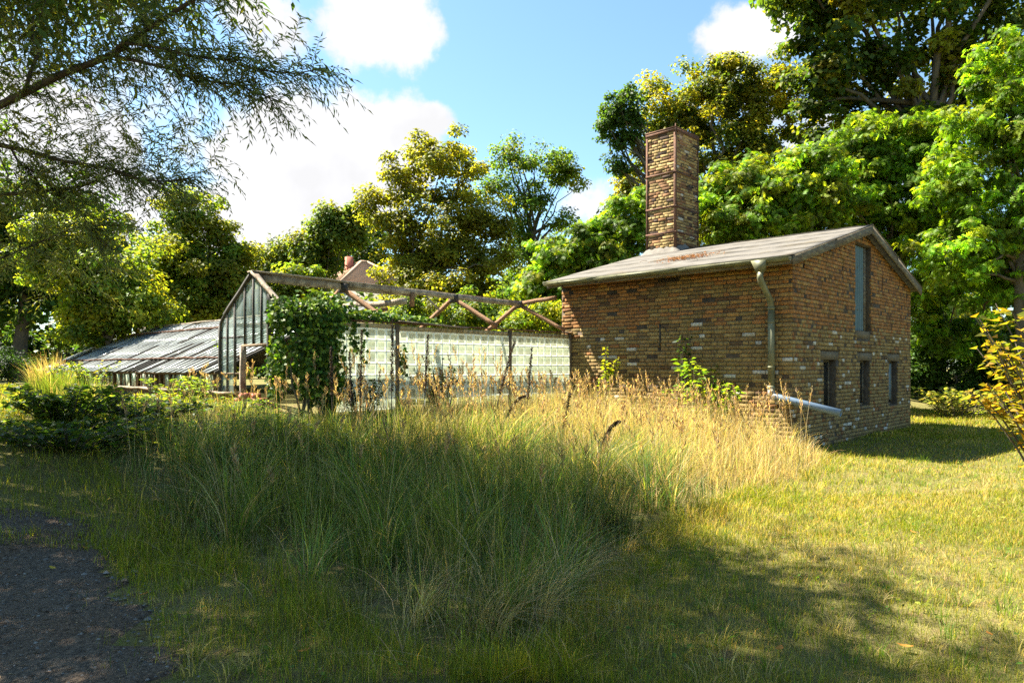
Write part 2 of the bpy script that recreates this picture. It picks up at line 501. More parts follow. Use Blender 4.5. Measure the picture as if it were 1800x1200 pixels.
def build_path():
    xs = np.arange(-9.5, -.9, .1); ys = np.arange(-2, 7.2, .1)
    X, Y = np.meshgrid(xs, ys)
    wob = .16 * np.sin(3.1 * X + 1.3 * Y) + .1 * np.sin(7 * Y - 4 * X)
    sd = np.where(inside(PATH, X, Y), 1, -1) * edge_dist(PATH, X, Y)
    Z = ground_z(X, Y) + np.where(sd + wob > 0, .014, -.03) + .004 * np.sin(9 * X) * np.sin(8 * Y)
    V = np.stack([X, Y, Z], -1).reshape(-1, 3)
    nx = len(xs)
    i, j = np.meshgrid(np.arange(len(ys) - 1), np.arange(nx - 1), indexing='ij')
    a = (i * nx + j).ravel()
    keep = (sd.ravel()[a] > -.45)
    a = a[keep]
    o = mesh_np("path", V, np.stack([a, a + 1, a + nx + 1, a + nx], -1), path_mat(), smooth=True)
    tag(o, "worn dark earth and grit path in the shade", kind="structure")
    # loose grit
    n = 5200
    x = R.uniform(-6.5, -1.2, n); y = 2.2 + 4.4 * R.random(n) ** 1.2
    k = inside(PATH, x, y); x, y = x[k], y[k]; n = len(x)
    z = ground_z(x, y) + .014
    r = R.uniform(.003, .010, n) * (1 + 1.2 * (R.random(n) > .95))
    base = np.array([(1, 0, 0), (.3, .95, 0), (-.8, .6, 0), (-.8, -.6, 0), (.3, -.95, 0), (0.1, 0, .7)])
    ang = R.uniform(0, 6.28, n); ca, sa = np.cos(ang), np.sin(ang)
    B = np.repeat(base[None], n, 0) * R.uniform(.7, 1.3, (n, 6, 1))
    V = np.stack([B[..., 0] * ca[:, None] - B[..., 1] * sa[:, None], B[..., 0] * sa[:, None] + B[..., 1] * ca[:, None], B[..., 2]], -1) * r[:, None, None] * 1.2
    V += np.stack([x, y, z - .001], -1)[:, None]
    T = np.array([(0, 1, 5), (1, 2, 5), (2, 3, 5), (3, 4, 5), (4, 0, 5)])
    F = (T[None] + 6 * np.arange(n)[:, None, None]).reshape(-1, 3)
    c = R.uniform(.05, .22, (n, 1)) * np.array([[1, .92, .8]])
    o = mesh_np("gravel", V.reshape(-1, 3), F, M['stone'], col=np.repeat(c, 6, 0))
    tag(o, "loose grit scattered over the dark path", kind="stuff")
    # straw, needles and crumbled leaves blown over the path and its rim
    n = 7500
    x = R.uniform(-6.5, .8, n); y = 2.4 + 5.2 * R.random(n) ** 1.1
    k = inside(PATH, x, y) | (edge_dist(PATH, x, y) < 1.8 * R.random(n) ** 2); x, y = x[k], y[k]; n = len(x)
    a = R.uniform(0, 6.28, n)
    P = np.column_stack([x, y, ground_z(x, y) + .017])
    c = tint(n, (.24, .17, .10), .4, (.10, .07, .045), .4)
    V, F, C = leaf_geo(P, np.column_stack([np.cos(a), np.sin(a), R.uniform(0, .12, n)]), np.array([0, 0, 1.0]) + R.normal(0, .2, (n, 3)), R.uniform(.015, .07, n), R.uniform(.002, .008, n), c, .3)
    tag(mesh_np("litter", V, F, M['litter'], col=C), "bits of straw and crumbled leaves strewn over the path", kind="stuff")


# ------------------------------------------------------------------ brick building (local frame: x into the gable's length, y along the long wall)
WALL_L, WALL_G = 5.26, 7.17
SL = 0.268
RIDGE_S = 3.62


def roof_z(s):      # top of the roof
    return 3.41 + SL * (s + .45) if s <= RIDGE_S else 3.41 + SL * (RIDGE_S + .45) - SL * 1.02 * (s - RIDGE_S)


ROT = math.atan2(U2[1], U2[0])
COURSE = 0.0765
OPEN_G = [(1.43, 2.09, .68, 1.64), (3.47, 4.10, .68, 1.64), (5.44, 6.12, .62, 1.64), (3.19, 4.18, 2.27, 4.10),
          (.46, .52, 3.27, 3.55), (2.44, 2.50, 3.33, 3.64), (4.94, 5.0, 3.23, 3.53), (6.80, 6.86, 3.08, 3.30)]
LINTEL_G = [(1.28, 2.24, 1.64, 1.80), (3.32, 4.25, 1.64, 1.80), (5.3, 6.27, 1.64, 1.80), (3.28, 4.12, 2.10, 2.27)]
OPEN_L = [(2.665, 2.705, 1.88, 2.38)]


def brick_color(z, n_extra=0.0):
    """warm orange bricks above, yellow-brown below with pale and burnt ones mixed in"""
    r = R.random()
    up = z + R.normal(0, .07) > 2.32
    if up:
        if r < .03: c = np.array([.15, .08, .035])
        elif r < .60: c = np.array([.39, .18, .055]) * R.uniform(.78, 1.15)
        elif r < .90: c = np.array([.40, .23, .075]) * R.uniform(.6, 1.2)
        else: c = np.array([.28, .13, .05]) * R.uniform(.7, 1.1)
    else:
        if r < .025: c = np.array([.14, .085, .04])
        elif r < .62: c = np.array([.36, .245, .09]) * R.uniform(.8, 1.13)
        elif r < .87: c = np.array([.29, .185, .07]) * R.uniform(.7, 1.15)
        elif r < .945: c = np.array([.34, .155, .05]) * R.uniform(.7, 1.1)
        else: c = np.array([.62, .57, .47]) * R.uniform(.75, 1.15)
    return np.clip(c, .02, .85)


# one brick: back, shoulder and face rings, so that the arrises are eased (x along the wall, y out of the wall, z up)
BR_Q = np.array([(0, 1, 5, 4), (1, 2, 6, 5), (2, 3, 7, 6), (3, 0, 4, 7), (4, 5, 9, 8), (5, 6, 10, 9), (6, 7, 11, 10), (7, 4, 8, 11), (8, 9, 10, 11)])


def brick_verts(a0, a1, z0, z1, out, jit=.003):
    e = .006
    j = R.normal(0, jit, (12, 3)) * np.array([1, .6, .8])
    V = np.array([(a0, -.02, z0), (a1, -.02, z0), (a1, -.02, z1), (a0, -.02, z1),
                  (a0, out - e, z0), (a1, out - e, z0), (a1, out - e, z1), (a0, out - e, z1),
                  (a0 + e, out, z0 + e), (a1 - e, out, z0 + e), (a1 - e, out, z1 - e), (a0 + e, out, z1 - e)])
    return V + j


def lay(length, ztop_fn, zmin, zmax, openings, course_kind, phase=0.0):
    """brick rectangles (a0,a1,z0,z1) of a wall"""
    out = []
    n0, n1 = int(math.floor(zmin / COURSE)), int(zmax / COURSE) + 1
    for c in range(n0, n1):
        z0, z1 = c * COURSE, c * COURSE + COURSE - .014
        kind = course_kind(c)
        a = 0.0 if c % 2 == 0 else -.125 if kind == 's' else -.06
        while a < length:
            w = .25 if kind == 's' else .125
            if kind == 'm': w = .25 if R.random() < .5 else .125
            a0, a1 = max(a, 0.0), min(a + w - .013, length)
            a += w
            if a1 - a0 < .03: continue
            zt = min(ztop_fn(a0), ztop_fn(a1))
            if z0 > zt - .02: continue
            zz = min(z1, zt)
            segs = [(a0, a1)]
            for (o0, o1, oz0, oz1) in openings:
                if z1 > oz0 + .01 and z0 < oz1 - .01:
                    ns = []
                    for (b0, b1) in segs:
                        if b1 <= o0 or b0 >= o1: ns.append((b0, b1)); continue
                        if o0 - b0 > .025: ns.append((b0, o0))
                        if b1 - o1 > .025: ns.append((o1, b1))
                    segs = ns
            for (b0, b1) in segs: out.append((b0, b1, z0, zz))
    return out


def wall_core(mb, length, ztop_fn, zmin, openings, place, depth=.24, breaks=()):
    """solid wall behind the brick faces, cut round the openings"""
    xs = sorted(set([0, length] + [o[0] for o in openings] + [o[1] for o in openings] + list(breaks)))
    for x0, x1 in zip(xs[:-1], xs[1:]):
        if x1 - x0 < 1e-6: continue
        m = (x0 + x1) / 2
        cuts = sorted([(o[2], o[3]) for o in openings if o[0] < m < o[1]])
        z = zmin
        for c0, c1 in cuts:
            mb.hexa(place(x0, x1, z, z, c0, c0, depth)); z = c1
        mb.hexa(place(x0, x1, z, z, ztop_fn(x0), ztop_fn(x1), depth))


def build_brick_building():
    root = empty("brick_building", wl(0, 0), "small yellow and orange brick outbuilding with low felt roof and tall square chimney", "building", rotz=ROT)
    top_g = lambda s: roof_z(s) - .10
    top_l = lambda t: roof_z(0) - .10
    # --- the four walls
    pg = lambda a0, a1, z0a, z0b, z1a, z1b, d: [(a0, 0, z0a), (a1, 0, z0b), (a1, d, z0b), (a0, d, z0a), (a0, 0, z1a), (a1, 0, z1b), (a1, d, z1b), (a0, d, z1a)]
    gw = MB(); wall_core(gw, WALL_G, top_g, -.6, OPEN_G + LINTEL_G, pg, .26, breaks=(RIDGE_S,))
    gable = gw.build("wall", M['mortar'], root); gable["label"] = "gable wall with three small windows and a tall hatch"
    pl = lambda a0, a1, z0a, z0b, z1a, z1b, d: [(0, a0, z0a), (d, a0, z0a), (d, a1, z0b), (0, a1, z0b), (0, a0, z1a), (d, a0, z1a), (d, a1, z1b), (0, a1, z1b)]
    lw = MB(); wall_core(lw, WALL_L, top_l, -.6, OPEN_L + [], lambda *k: [(p[0], p[1] + .262 * (p[1] < .001), p[2]) for p in pl(*k)], .24)
    longw = lw.build("wall", M['mortar'], root); longw["label"] = "long side wall facing the tall grass"
    bw = MB(); bw.box((WALL_G - .24, .262, -.6), (WALL_G, WALL_L - .242, top_g(WALL_G)))
    bw.build("wall", M['old_wall'], root)
    ew = MB()
    wall_core(ew, WALL_G, top_g, -.6, [], lambda a0, a1, z0a, z0b, z1a, z1b, d: [(max(a0, .242), WALL_L - d, z0a), (a1, WALL_L - d, z0b), (a1, WALL_L, z0b), (max(a0, .242), WALL_L, z0a), (max(a0, .242), WALL_L - d, z1a), (a1, WALL_L - d, z1b), (a1, WALL_L, z1b), (max(a0, .242), WALL_L, z1a)], .24, breaks=(RIDGE_S,))
    ew.build("wall", M['old_wall'], root)
    fl = MB().box((.3, .3, -.3), (WALL_G - .3, WALL_L - .3, -.2)); fl.build("floor", M['dark_inside'], root)
    # --- bricks: faces of gable and long wall, then the chimney
    bricks = []       # (kind of face, rect, out, colour)
    for r in lay(WALL_G, top_g, -.25, 4.6, OPEN_G + LINTEL_G, lambda c: 'm' if c % 3 == 1 else 'h'):
        bricks.append(('g', r))
    for r in lay(WALL_L, top_l, -.05, 3.5, OPEN_L, lambda c: 'm' if c % 2 == 1 else 's'):
        bricks.append(('l', r))
    CH = dict(s0=3.216, s1=4.316, t0=4.265, t1=5.09, zb=3.9, zt=7.46)
    for face, ln in (('cl', CH['t1'] - CH['t0']), ('cg', CH['s1'] - CH['s0']), ('cr', CH['t1'] - CH['t0']), ('cb', CH['s1'] - CH['s0'])):
        for r in lay(ln, lambda a: CH['zt'], CH['zb'], CH['zt'], [], lambda c: 'm'):
            bricks.append((face, r))

    def to_local(face, V):
        a, o, z = V[:, 0], V[:, 1], V[:, 2]
        if face == 'g': return np.stack([a, -o, z], -1)
        if face == 'l': return np.stack([-o, a, z], -1)
        if face == 'cl': return np.stack([CH['s0'] - o, CH['t0'] + a, z], -1)
        if face == 'cr': return np.stack([CH['s1'] + o, CH['t0'] + a, z], -1)
        if face == 'cg': return np.stack([CH['s0'] + a, CH['t0'] - o, z], -1)
        return np.stack([CH['s0'] + a, CH['t1'] + o, z], -1)
    flip = {'g': False, 'l': True, 'cl': True, 'cr': False, 'cg': False, 'cb': True}
    items = []
    for face, (a0, a1, z0, z1) in bricks:
        zc = (z0 + z1) / 2
        if face[0] == 'c':
            if R.random() < .06: c = np.array([.1, .06, .04])
            elif face == 'cg' and R.random() < .08: c = np.array([.6, .54, .43])
            else: c = (np.array([.48, .33, .13]) if R.random() < .7 else np.array([.33, .17, .075])) * R.uniform(.6, 1.2)
            out = .010 + R.normal(0, .004) + (.008 if R.random() < .1 else 0)
        else:
            c = brick_color(zc)
            out = .011 + R.normal(0, .0035)
            if R.random() < .03: out = -.006          # spalled back
        items.append((face, a0, a1, z0, z1, out, c))
    # the 300 that show largest: whole bricks of the two walls nearest the eye
    def size_key(it):
        face, a0, a1, z0, z1, out, c = it
        if face not in ('g', 'l') or z1 - z0 < .06: return -1
        if face == 'l':
            p = wl(0, (a0 + a1) / 2, (z0 + z1) / 2); nrm = -U2
            if z0 < 1.05 + .3 * 0: return -1
        else:
            p = wl((a0 + a1) / 2, 0, (z0 + z1) / 2); nrm = -V2
            if z0 < .45: return -1
        d = np.hypot(p[0], p[1]); cosv = abs((p[:2] / d) @ nrm)
        return (a1 - a0) * (z1 - z0) * cosv / d ** 2
    order = sorted(range(len(items)), key=lambda i: -size_key(items[i]))
    single = set(order[:300])
    V, F, Cc, n = [], [], [], 0
    for i, it in enumerate(items):
        if i in single: continue
        face, a0, a1, z0, z1, out, c = it
        v = to_local(face, brick_verts(a0, a1, z0, z1, out))
        q = BR_Q if flip[face] else BR_Q[:, ::-1]
        V.append(v); F.append(q + n); n += 12; Cc.append(np.repeat(c[None], 12, 0))
    bw = mesh_np("brickwork", np.vstack(V), np.vstack(F), M['brick'], col=np.vstack(Cc), parent=root)
    bw["kind"] = "stuff"
    # meshes shared between alike single bricks
    lib = {}
    for i in sorted(single):
        face, a0, a1, z0, z1, out, c = items[i]
        L = a1 - a0
        key = (face, 's' if L > .2 else 'h', round(L, 3), int(c[0] * 14), int(c[1] * 14))
        lib.setdefault(key, [])
        if len(lib[key]) < 3:
            v = to_local(face, brick_verts(-L / 2, L / 2, -(z1 - z0) / 2, (z1 - z0) / 2, .011)) - to_local(face, np.zeros((1, 3)))
            q = BR_Q if flip[face] else BR_Q[:, ::-1]
            lib[key].append(mesh_np("brick", v, q, M['brick'], col=np.repeat(c[None], 12, 0), link=False))
        me = lib[key][R.integers(len(lib[key]))]
        p = to_local(face, np.array([[(a0 + a1) / 2, out - .011, (z0 + z1) / 2]]))[0]
        obj("brick", me, gable if face == 'g' else longw, p)
    # --- lintels, sills, hatch, window boards
    for k, (a, b, z0, z1) in enumerate(LINTEL_G):
        MB().box((a, -.004 if k < 3 else .002, z0), (b, .2, z1)).build("lintel" if k < 3 else "hatch_sill", M['lintel'], gable)
    for k, (a, b, z0, z1) in enumerate(OPEN_G[:3]):
        w = tag(empty_child("window", root, ((a + b) / 2, .12, z0)))
        fr = MB(); x0, x1 = -(b - a) / 2, (b - a) / 2; h = z1 - z0; fw = .04
        fr.box((x0, 0, 0), (x0 + fw, .05, h)); fr.box((x1 - fw, 0, 0), (x1, .05, h)); fr.box((x0 + fw, 0, h - fw), (x1 - fw, .05, h)); fr.box((x0 + fw, 0, 0), (x1 - fw, .05, fw))
        fr.build("window_frame", M['board_dark'], w)
        if k < 2:
            MB().box((x0 + fw, .02, fw), (x1 - fw, .026, h - fw)).build("pane", M['dark_pane'], w)
            MB().hexa([(x0, -.15, -.06), (x1, -.15, -.06), (x1, -.005, -.06), (x0, -.005, -.06), (x0, -.15, -.035), (x1, -.15, -.035), (x1, -.005, -.003), (x0, -.005, -.003)]).build("window_sill", M['lintel'], w)
        else:
            w["label"] = "window closed with a blue grey board"
            MB().box((x0 + fw + .02, -.02, .12), (x1 - fw - .10, -.002, h - .06)).build("board", M['blue_board'], w)
            MB().box((x0 + fw, .02, fw), (x1 - fw, .026, h - fw)).build("pane", M['dark_pane'], w)
    a, b, z0, z1 = OPEN_G[3]
    hat = empty_child("hatch", root, (a, .10, z0)); w = b - a - .16
    n = 60; xs = np.linspace(0, w, n); zz = .016 * np.cos(xs / w * 2 * math.pi * 6)
    Vs = []
    for zt in (.0, z1 - z0 - .02):
        for th in (0, .004):
            Vs += [(x, y + th, zt) for x, y in zip(xs, zz)]
    Fq = [(i, i + 1, 2 * n + i + 1, 2 * n + i) for i in range(n - 1)] + [(n + i + 1, n + i, 3 * n + i, 3 * n + i + 1) for i in range(n - 1)]
    mesh_np("corrugated_sheet", np.array(Vs), np.array(Fq), M['steel_sheet'], parent=hat, smooth=True)
    MB().box((w + .01, -.01, 0), (b - a, .05, z1 - z0 - .01)).build("hatch_frame", M['board_dark'], hat)
    for z in (.45, 1.35):
        for x in (.12, .4, .66):
            MB().tube([(x, -.03, z), (x, -.012, z)], .012, 6).build("bolt", M['zinc'], hat)
    # slit on the long wall: an iron wall tie standing in it
    MB().box((-.02, 2.672, 1.885), (.03, 2.698, 2.375)).build("wall_tie", M['iron_dark'], longw)
    # --- roof
    T0, T1, E0, E1 = -.20, WALL_L + .03, -.45, WALL_G + .22
    roof = empty_child("roof", root, (0, 0, 0))
    dk = MB()
    for s0, s1 in ((E0, RIDGE_S), (RIDGE_S, E1)):
        za, zb = roof_z(s0), roof_z(s1)
        dk.hexa([(s0, T0 + .03, za - .085), (s1, T0 + .03, zb - .085), (s1, T1, zb - .085), (s0, T1, za - .085), (s0, T0 + .03, za - .012), (s1, T0 + .03, zb - .012), (s1, T1, zb - .012), (s0, T1, za - .012)])
    dk.build("roof_deck", M['board_dark'], roof)
    # lapped felt strips, each a sheet with its own slight waves
    for side in (0, 1):
        edges = np.linspace(E0 - .03, RIDGE_S + .06, 6) if side == 0 else np.linspace(E1 + .03, RIDGE_S - .02, 6)
        for k in range(5):
            e0, e1 = edges[k], edges[k + 1] + (edges[k + 1] - edges[k]) * .06
            if k == 4: e1 = edges[k + 1]
            ts = np.linspace(T0 - .02, T1 + .03, 30); nn = len(ts)
            V = []
            for lift in (0, -.007):
                for e, l in ((e0, .004 + .004), (e1, .002 if k < 4 else .006)):
                    wz = R.normal(0, .003, nn); wo = .012 * np.sin(ts * 1.7 + k) + R.normal(0, .004, nn)
                    for t_, dz, do in zip(ts, wz, wo):
                        ee = e + (do if abs(e - E0) > .05 else do * .3)
                        zr = roof_z(min(ee, RIDGE_S)) if side == 0 else roof_z(max(ee, RIDGE_S))
                        V.append((ee, t_, zr + l + lift + dz * .5 - .004))
            F = []
            for i in range(nn - 1):
                F += [(i, i + 1, nn + i + 1, nn + i), (2 * nn + i + 1, 2 * nn + i, 3 * nn + i, 3 * nn + i + 1), (i + 1, i, 2 * nn + i, 2 * nn + i + 1), (nn + i, nn + i + 1, 3 * nn + i + 1, 3 * nn + i)]
            F += [(0, nn, 3 * nn, 2 * nn), (2 * nn - 1, nn - 1, 3 * nn - 1, 4 * nn - 1)]
            mesh_np("felt_strip", np.array(V), np.array(F), M['felt'], parent=roof)
    # verge boards of the gable, two lengths on each slope, and of the far end
    def verge(s0, s1, t, dz=0.0, th=.028, hgt=.17):
        za, zb = roof_z(s0) - .012 + dz, roof_z(s1) - .012 + dz
        MB().hexa([(s0, t - th, za - hgt), (s1, t - th, zb - hgt), (s1, t, zb - hgt), (s0, t, za - hgt), (s0, t - th, za), (s1, t - th, zb), (s1, t, zb), (s0, t, za)]).build("verge_board", M['board_dark'], roof)
    verge(E0, 1.55, T0 + .028); verge(1.53, RIDGE_S - .003, T0 + .020, -.008)
    verge(RIDGE_S, 5.4, T0 + .028); verge(5.38, E1, T0 + .020, -.008)
    verge(E0, RIDGE_S, T1 + .03); verge(RIDGE_S + .002, E1, T1 + .03)
    # fascia of the low eaves
    MB().box((E0 - .02, T0 + .03, roof_z(E0) - .16), (E0 - .0, T1, roof_z(E0) - .014)).build("fascia", M['board_dark'], roof)
    # --- gutter: open half round in three lengths with brackets
    g = empty_child("gutter", root, (E0 - .085, 0, roof_z(E0) - .045))
    th = np.linspace(math.pi, 2 * math.pi, 11)
    for (a, b, dz) in ((T0 + .02, 1.95, .0), (1.93, 3.95, -.004), (3.93, T1 + .02, -.008)):
        V, F = [], []
        for t_ in (a, b):
            for rr in (.068, .064):
                V += [(rr * math.cos(x), t_, rr * math.sin(x) + dz) for x in th]
        m = len(th)
        for i in range(m - 1):
            F += [(i, i + 1, 2 * m + i + 1, 2 * m + i), (m + i + 1, m + i, 3 * m + i, 3 * m + i + 1), (i + 1, i, m + i, m + i + 1), (2 * m + i, 2 * m + i + 1, 3 * m + i + 1, 3 * m + i)]
        F += [(0, 2 * m, 3 * m, m), (m - 1, 2 * m - 1, 4 * m - 1, 3 * m - 1)]
        mesh_np("gutter_length", np.array(V), np.array(F), M['zinc'], parent=g, smooth=True)
    for t_ in np.arange(.2, 5.4, .78):
        mb = MB(); mb.tube([(.071 * math.cos(x), t_, .071 * math.sin(x)) for x in th], .006, 5); mb.build("gutter_bracket", M['zinc'], g)
    MB().tube([(-.072, T0, .002), (-.072, T1 + .02, .002)], .008, 6).build("rolled_edge", M['zinc'], g)
    # --- downpipe
    d = empty_child("downpipe", root, (0, .345, 0))
    gx, gz = E0 - .085, roof_z(E0) - .10
    hp = MB()
    def frustum(mb, c0, w0, d0, c1, w1, d1):
        P = []
        for c, w_, dd in ((c0, w0, d0), (c1, w1, d1)):
            P += [(c[0] - dd, c[1] - w_, c[2]), (c[0] + dd, c[1] - w_, c[2]), (c[0] + dd, c[1] + w_, c[2]), (c[0] - dd, c[1] + w_, c[2])]
        mb.hexa(P)
    frustum(hp, (gx, 0, gz - .17), .05, .05, (gx, 0, gz + .04), .14, .075)
    hp.build("hopper", M['zinc'], d)
    MB().tube([(gx, 0, gz - .165), (gx, 0, gz - .26), (gx + .05, 0, gz - .34), (-.15, 0, gz - .60), (-.085, 0, gz - .72), (-.085, 0, gz - .80)], .055, 14).build("offset_bend", M['zinc'], d, True)
    MB().tube([(-.085, 0, gz - .76), (-.085, 0, 1.16)], .061, 16).build("pipe", M['zinc'], d, True)
    MB().tube([(-.085, 0, gz - .74), (-.085, 0, gz - .79)], .066, 16).build("pipe_collar", M['zinc'], d, True)
    MB().tube([(-.085, 0, 1.17), (-.085, 0, 1.10)], .068, 16).build("pipe_collar", M['zinc'], d, True)
    MB().tube([(-.085, 0, 1.12), (-.085, -.0, 1.03), (-.085, -.03, .985), (-.085, -.10, .955)], .07, 14).build("pipe_elbow", M['white_pipe'], d, True)
    p0, p1 = np.array((-.085, -.07, .975)), np.array((-.10, -1.20, .735))
    ot = MB(); n = 18; ths = np.arange(n) * 2 * math.pi / n
    dd = (p1 - p0) / np.linalg.norm(p1 - p0); A = np.cross(dd, (1, 0, 0)); A /= np.linalg.norm(A); B = np.cross(dd, A)
    rings = [(p0, .062), (p1, .062), (p1, .056), (p0 + .3 * (p1 - p0), .056)]
    V = np.vstack([[c + r * (A * math.cos(x) + B * math.sin(x)) for x in ths] for c, r in rings])
    Q = [(k * n + i, k * n + (i + 1) % n, (k + 1) * n + (i + 1) % n, (k + 1) * n + i) for k in range(3) for i in range(n)]
    ot.add(V, Q); o = ot.build("outlet_pipe", M['pvc'], d, True); o["label"] = "pale blue grey plastic outlet pipe jutting past the corner"
    for z in (1.5, 2.3):
        MB().tube([(-.085, 0, z - .015), (-.085, 0, z + .015)], .065, 14).build("pipe_clip", M['zinc'], d, True)
    # --- chimney
    ch = empty_child("chimney", root, (0, 0, 0))
    MB().box((CH['s0'], CH['t0'], CH['zb'] - .2), (CH['s1'], CH['t1'], CH['zt'] - .01)).build("flue", M['mortar'], ch)
    o = .022
    for (x, y, sx, sy) in ((CH['s0'], CH['t0'], -1, -1), (CH['s1'], CH['t0'], 1, -1), (CH['s0'], CH['t1'], -1, 1), (CH['s1'], CH['t1'], 1, 1)):
        a = MB(); ex, ey = x + sx * o, y + sy * o
        a.box((ex, ey, 4.2), (ex - sx * .055, ey - sy * .007, CH['zt'])); a.box((ex, ey - sy * .0075, 4.2), (ex - sx * .007, ey - sy * .055, CH['zt']))
        a.build("corner_angle", M['rust'], ch)
    for z, hh in ((7.40, .075), (6.36, .045), (5.50, .045), (4.86, .045), (4.28, .05)):
        e = .030
        for (a, b) in (((CH['s0'] - e, CH['t0'] - e), (CH['s1'] + e, CH['t0'] - e + .01)), ((CH['s0'] - e, CH['t1'] + e - .01), (CH['s1'] + e, CH['t1'] + e)),
                       ((CH['s0'] - e, CH['t0'] - e + .012), (CH['s0'] - e + .01, CH['t1'] + e - .012)), ((CH['s1'] + e - .01, CH['t0'] - e + .012), (CH['s1'] + e, CH['t1'] + e - .012))):
            MB().box((*a, z), (*b, z + hh)).build("iron_band", M['rust'], ch)
    tp = MB(); tp.box((CH['s0'] - .035, CH['t0'] - .035, CH['zt'] + .02), (CH['s1'] + .035, CH['t1'] + .035, CH['zt'] + .05)); tp.build("cap_plate", M['rust'], ch)
    MB().tube([(CH['s0'] - .02, CH['t0'] - .02, 7.3), (CH['s0'] - .02, CH['t0'] - .02, 7.58)], .014, 6).build("rod", M['rust'], ch)
    for k in range(8):
        z = 4.75 + k * .34; sx = CH['s0'] + .55 + (.18 if k % 2 else -.0) + .12
        y = CH['t0']
        MB().tube([(sx - .13, y + .02, z), (sx - .13, y - .13, z + .01), (sx + .13, y - .13, z + .01), (sx + .13, y + .02, z)], .011, 6).build("step_iron", M['iron_dark'], ch)
    # cement apron where the stack comes through the felt
    ap = []
    ring = []
    for k in range(40):
        u_ = k / 40 * 4; sd = int(u_); fr = u_ - sd
        cs = [(CH['s0'], CH['t0']), (CH['s1'], CH['t0']), (CH['s1'], CH['t1']), (CH['s0'], CH['t1'])]
        a, b = np.array(cs[sd]), np.array(cs[(sd + 1) % 4]); p = a + (b - a) * fr
        ce = np.array([(CH['s0'] + CH['s1']) / 2, (CH['t0'] + CH['t1']) / 2]); dv = (p - ce) / np.linalg.norm(p - ce)
        q = p + dv * (.13 + .07 * R.random()); pin = p + dv * .018
        ring.append((q[0], q[1], roof_z(q[0]) + .004)); ap.append((pin[0], pin[1], roof_z(pin[0]) + .10 + .05 * R.random()))
    V = np.array(ring + ap); F = [(i, (i + 1) % 40, 40 + (i + 1) % 40, 40 + i) for i in range(40)]
    mesh_np("cement_apron", V, np.array(F), M['cement'], parent=ch, smooth=True)
    return root


def empty_child(name, parent, loc, rot=None):
    o = bpy.data.objects.new(name, None); sc.collection.objects.link(o); o.parent = parent
    o.location = loc; o.empty_display_size = .1
    if rot: o.rotation_euler = rot
    return o


def dark_pane():
    m, nt, out = new_mat("dark_pane")
    p = nt.nodes.new("ShaderNodeBsdfPrincipled"); p.inputs["Base Color"].default_value = (.02, .022, .02, 1); p.inputs["Roughness"].default_value = .2
    nt.links.new(p.outputs[0], out.inputs[0]); return m


M['dark_pane'] = dark_pane()


# ------------------------------------------------------------------ greenhouses (same local frame as the brick building)
GS, GT0, GT1, GTR = -6.85, 5.04, 7.50, 6.27       # roofless house: gable plane, near wall, far wall, ridge
EAVE_Z, RIDGE_Z = 2.27, 3.03


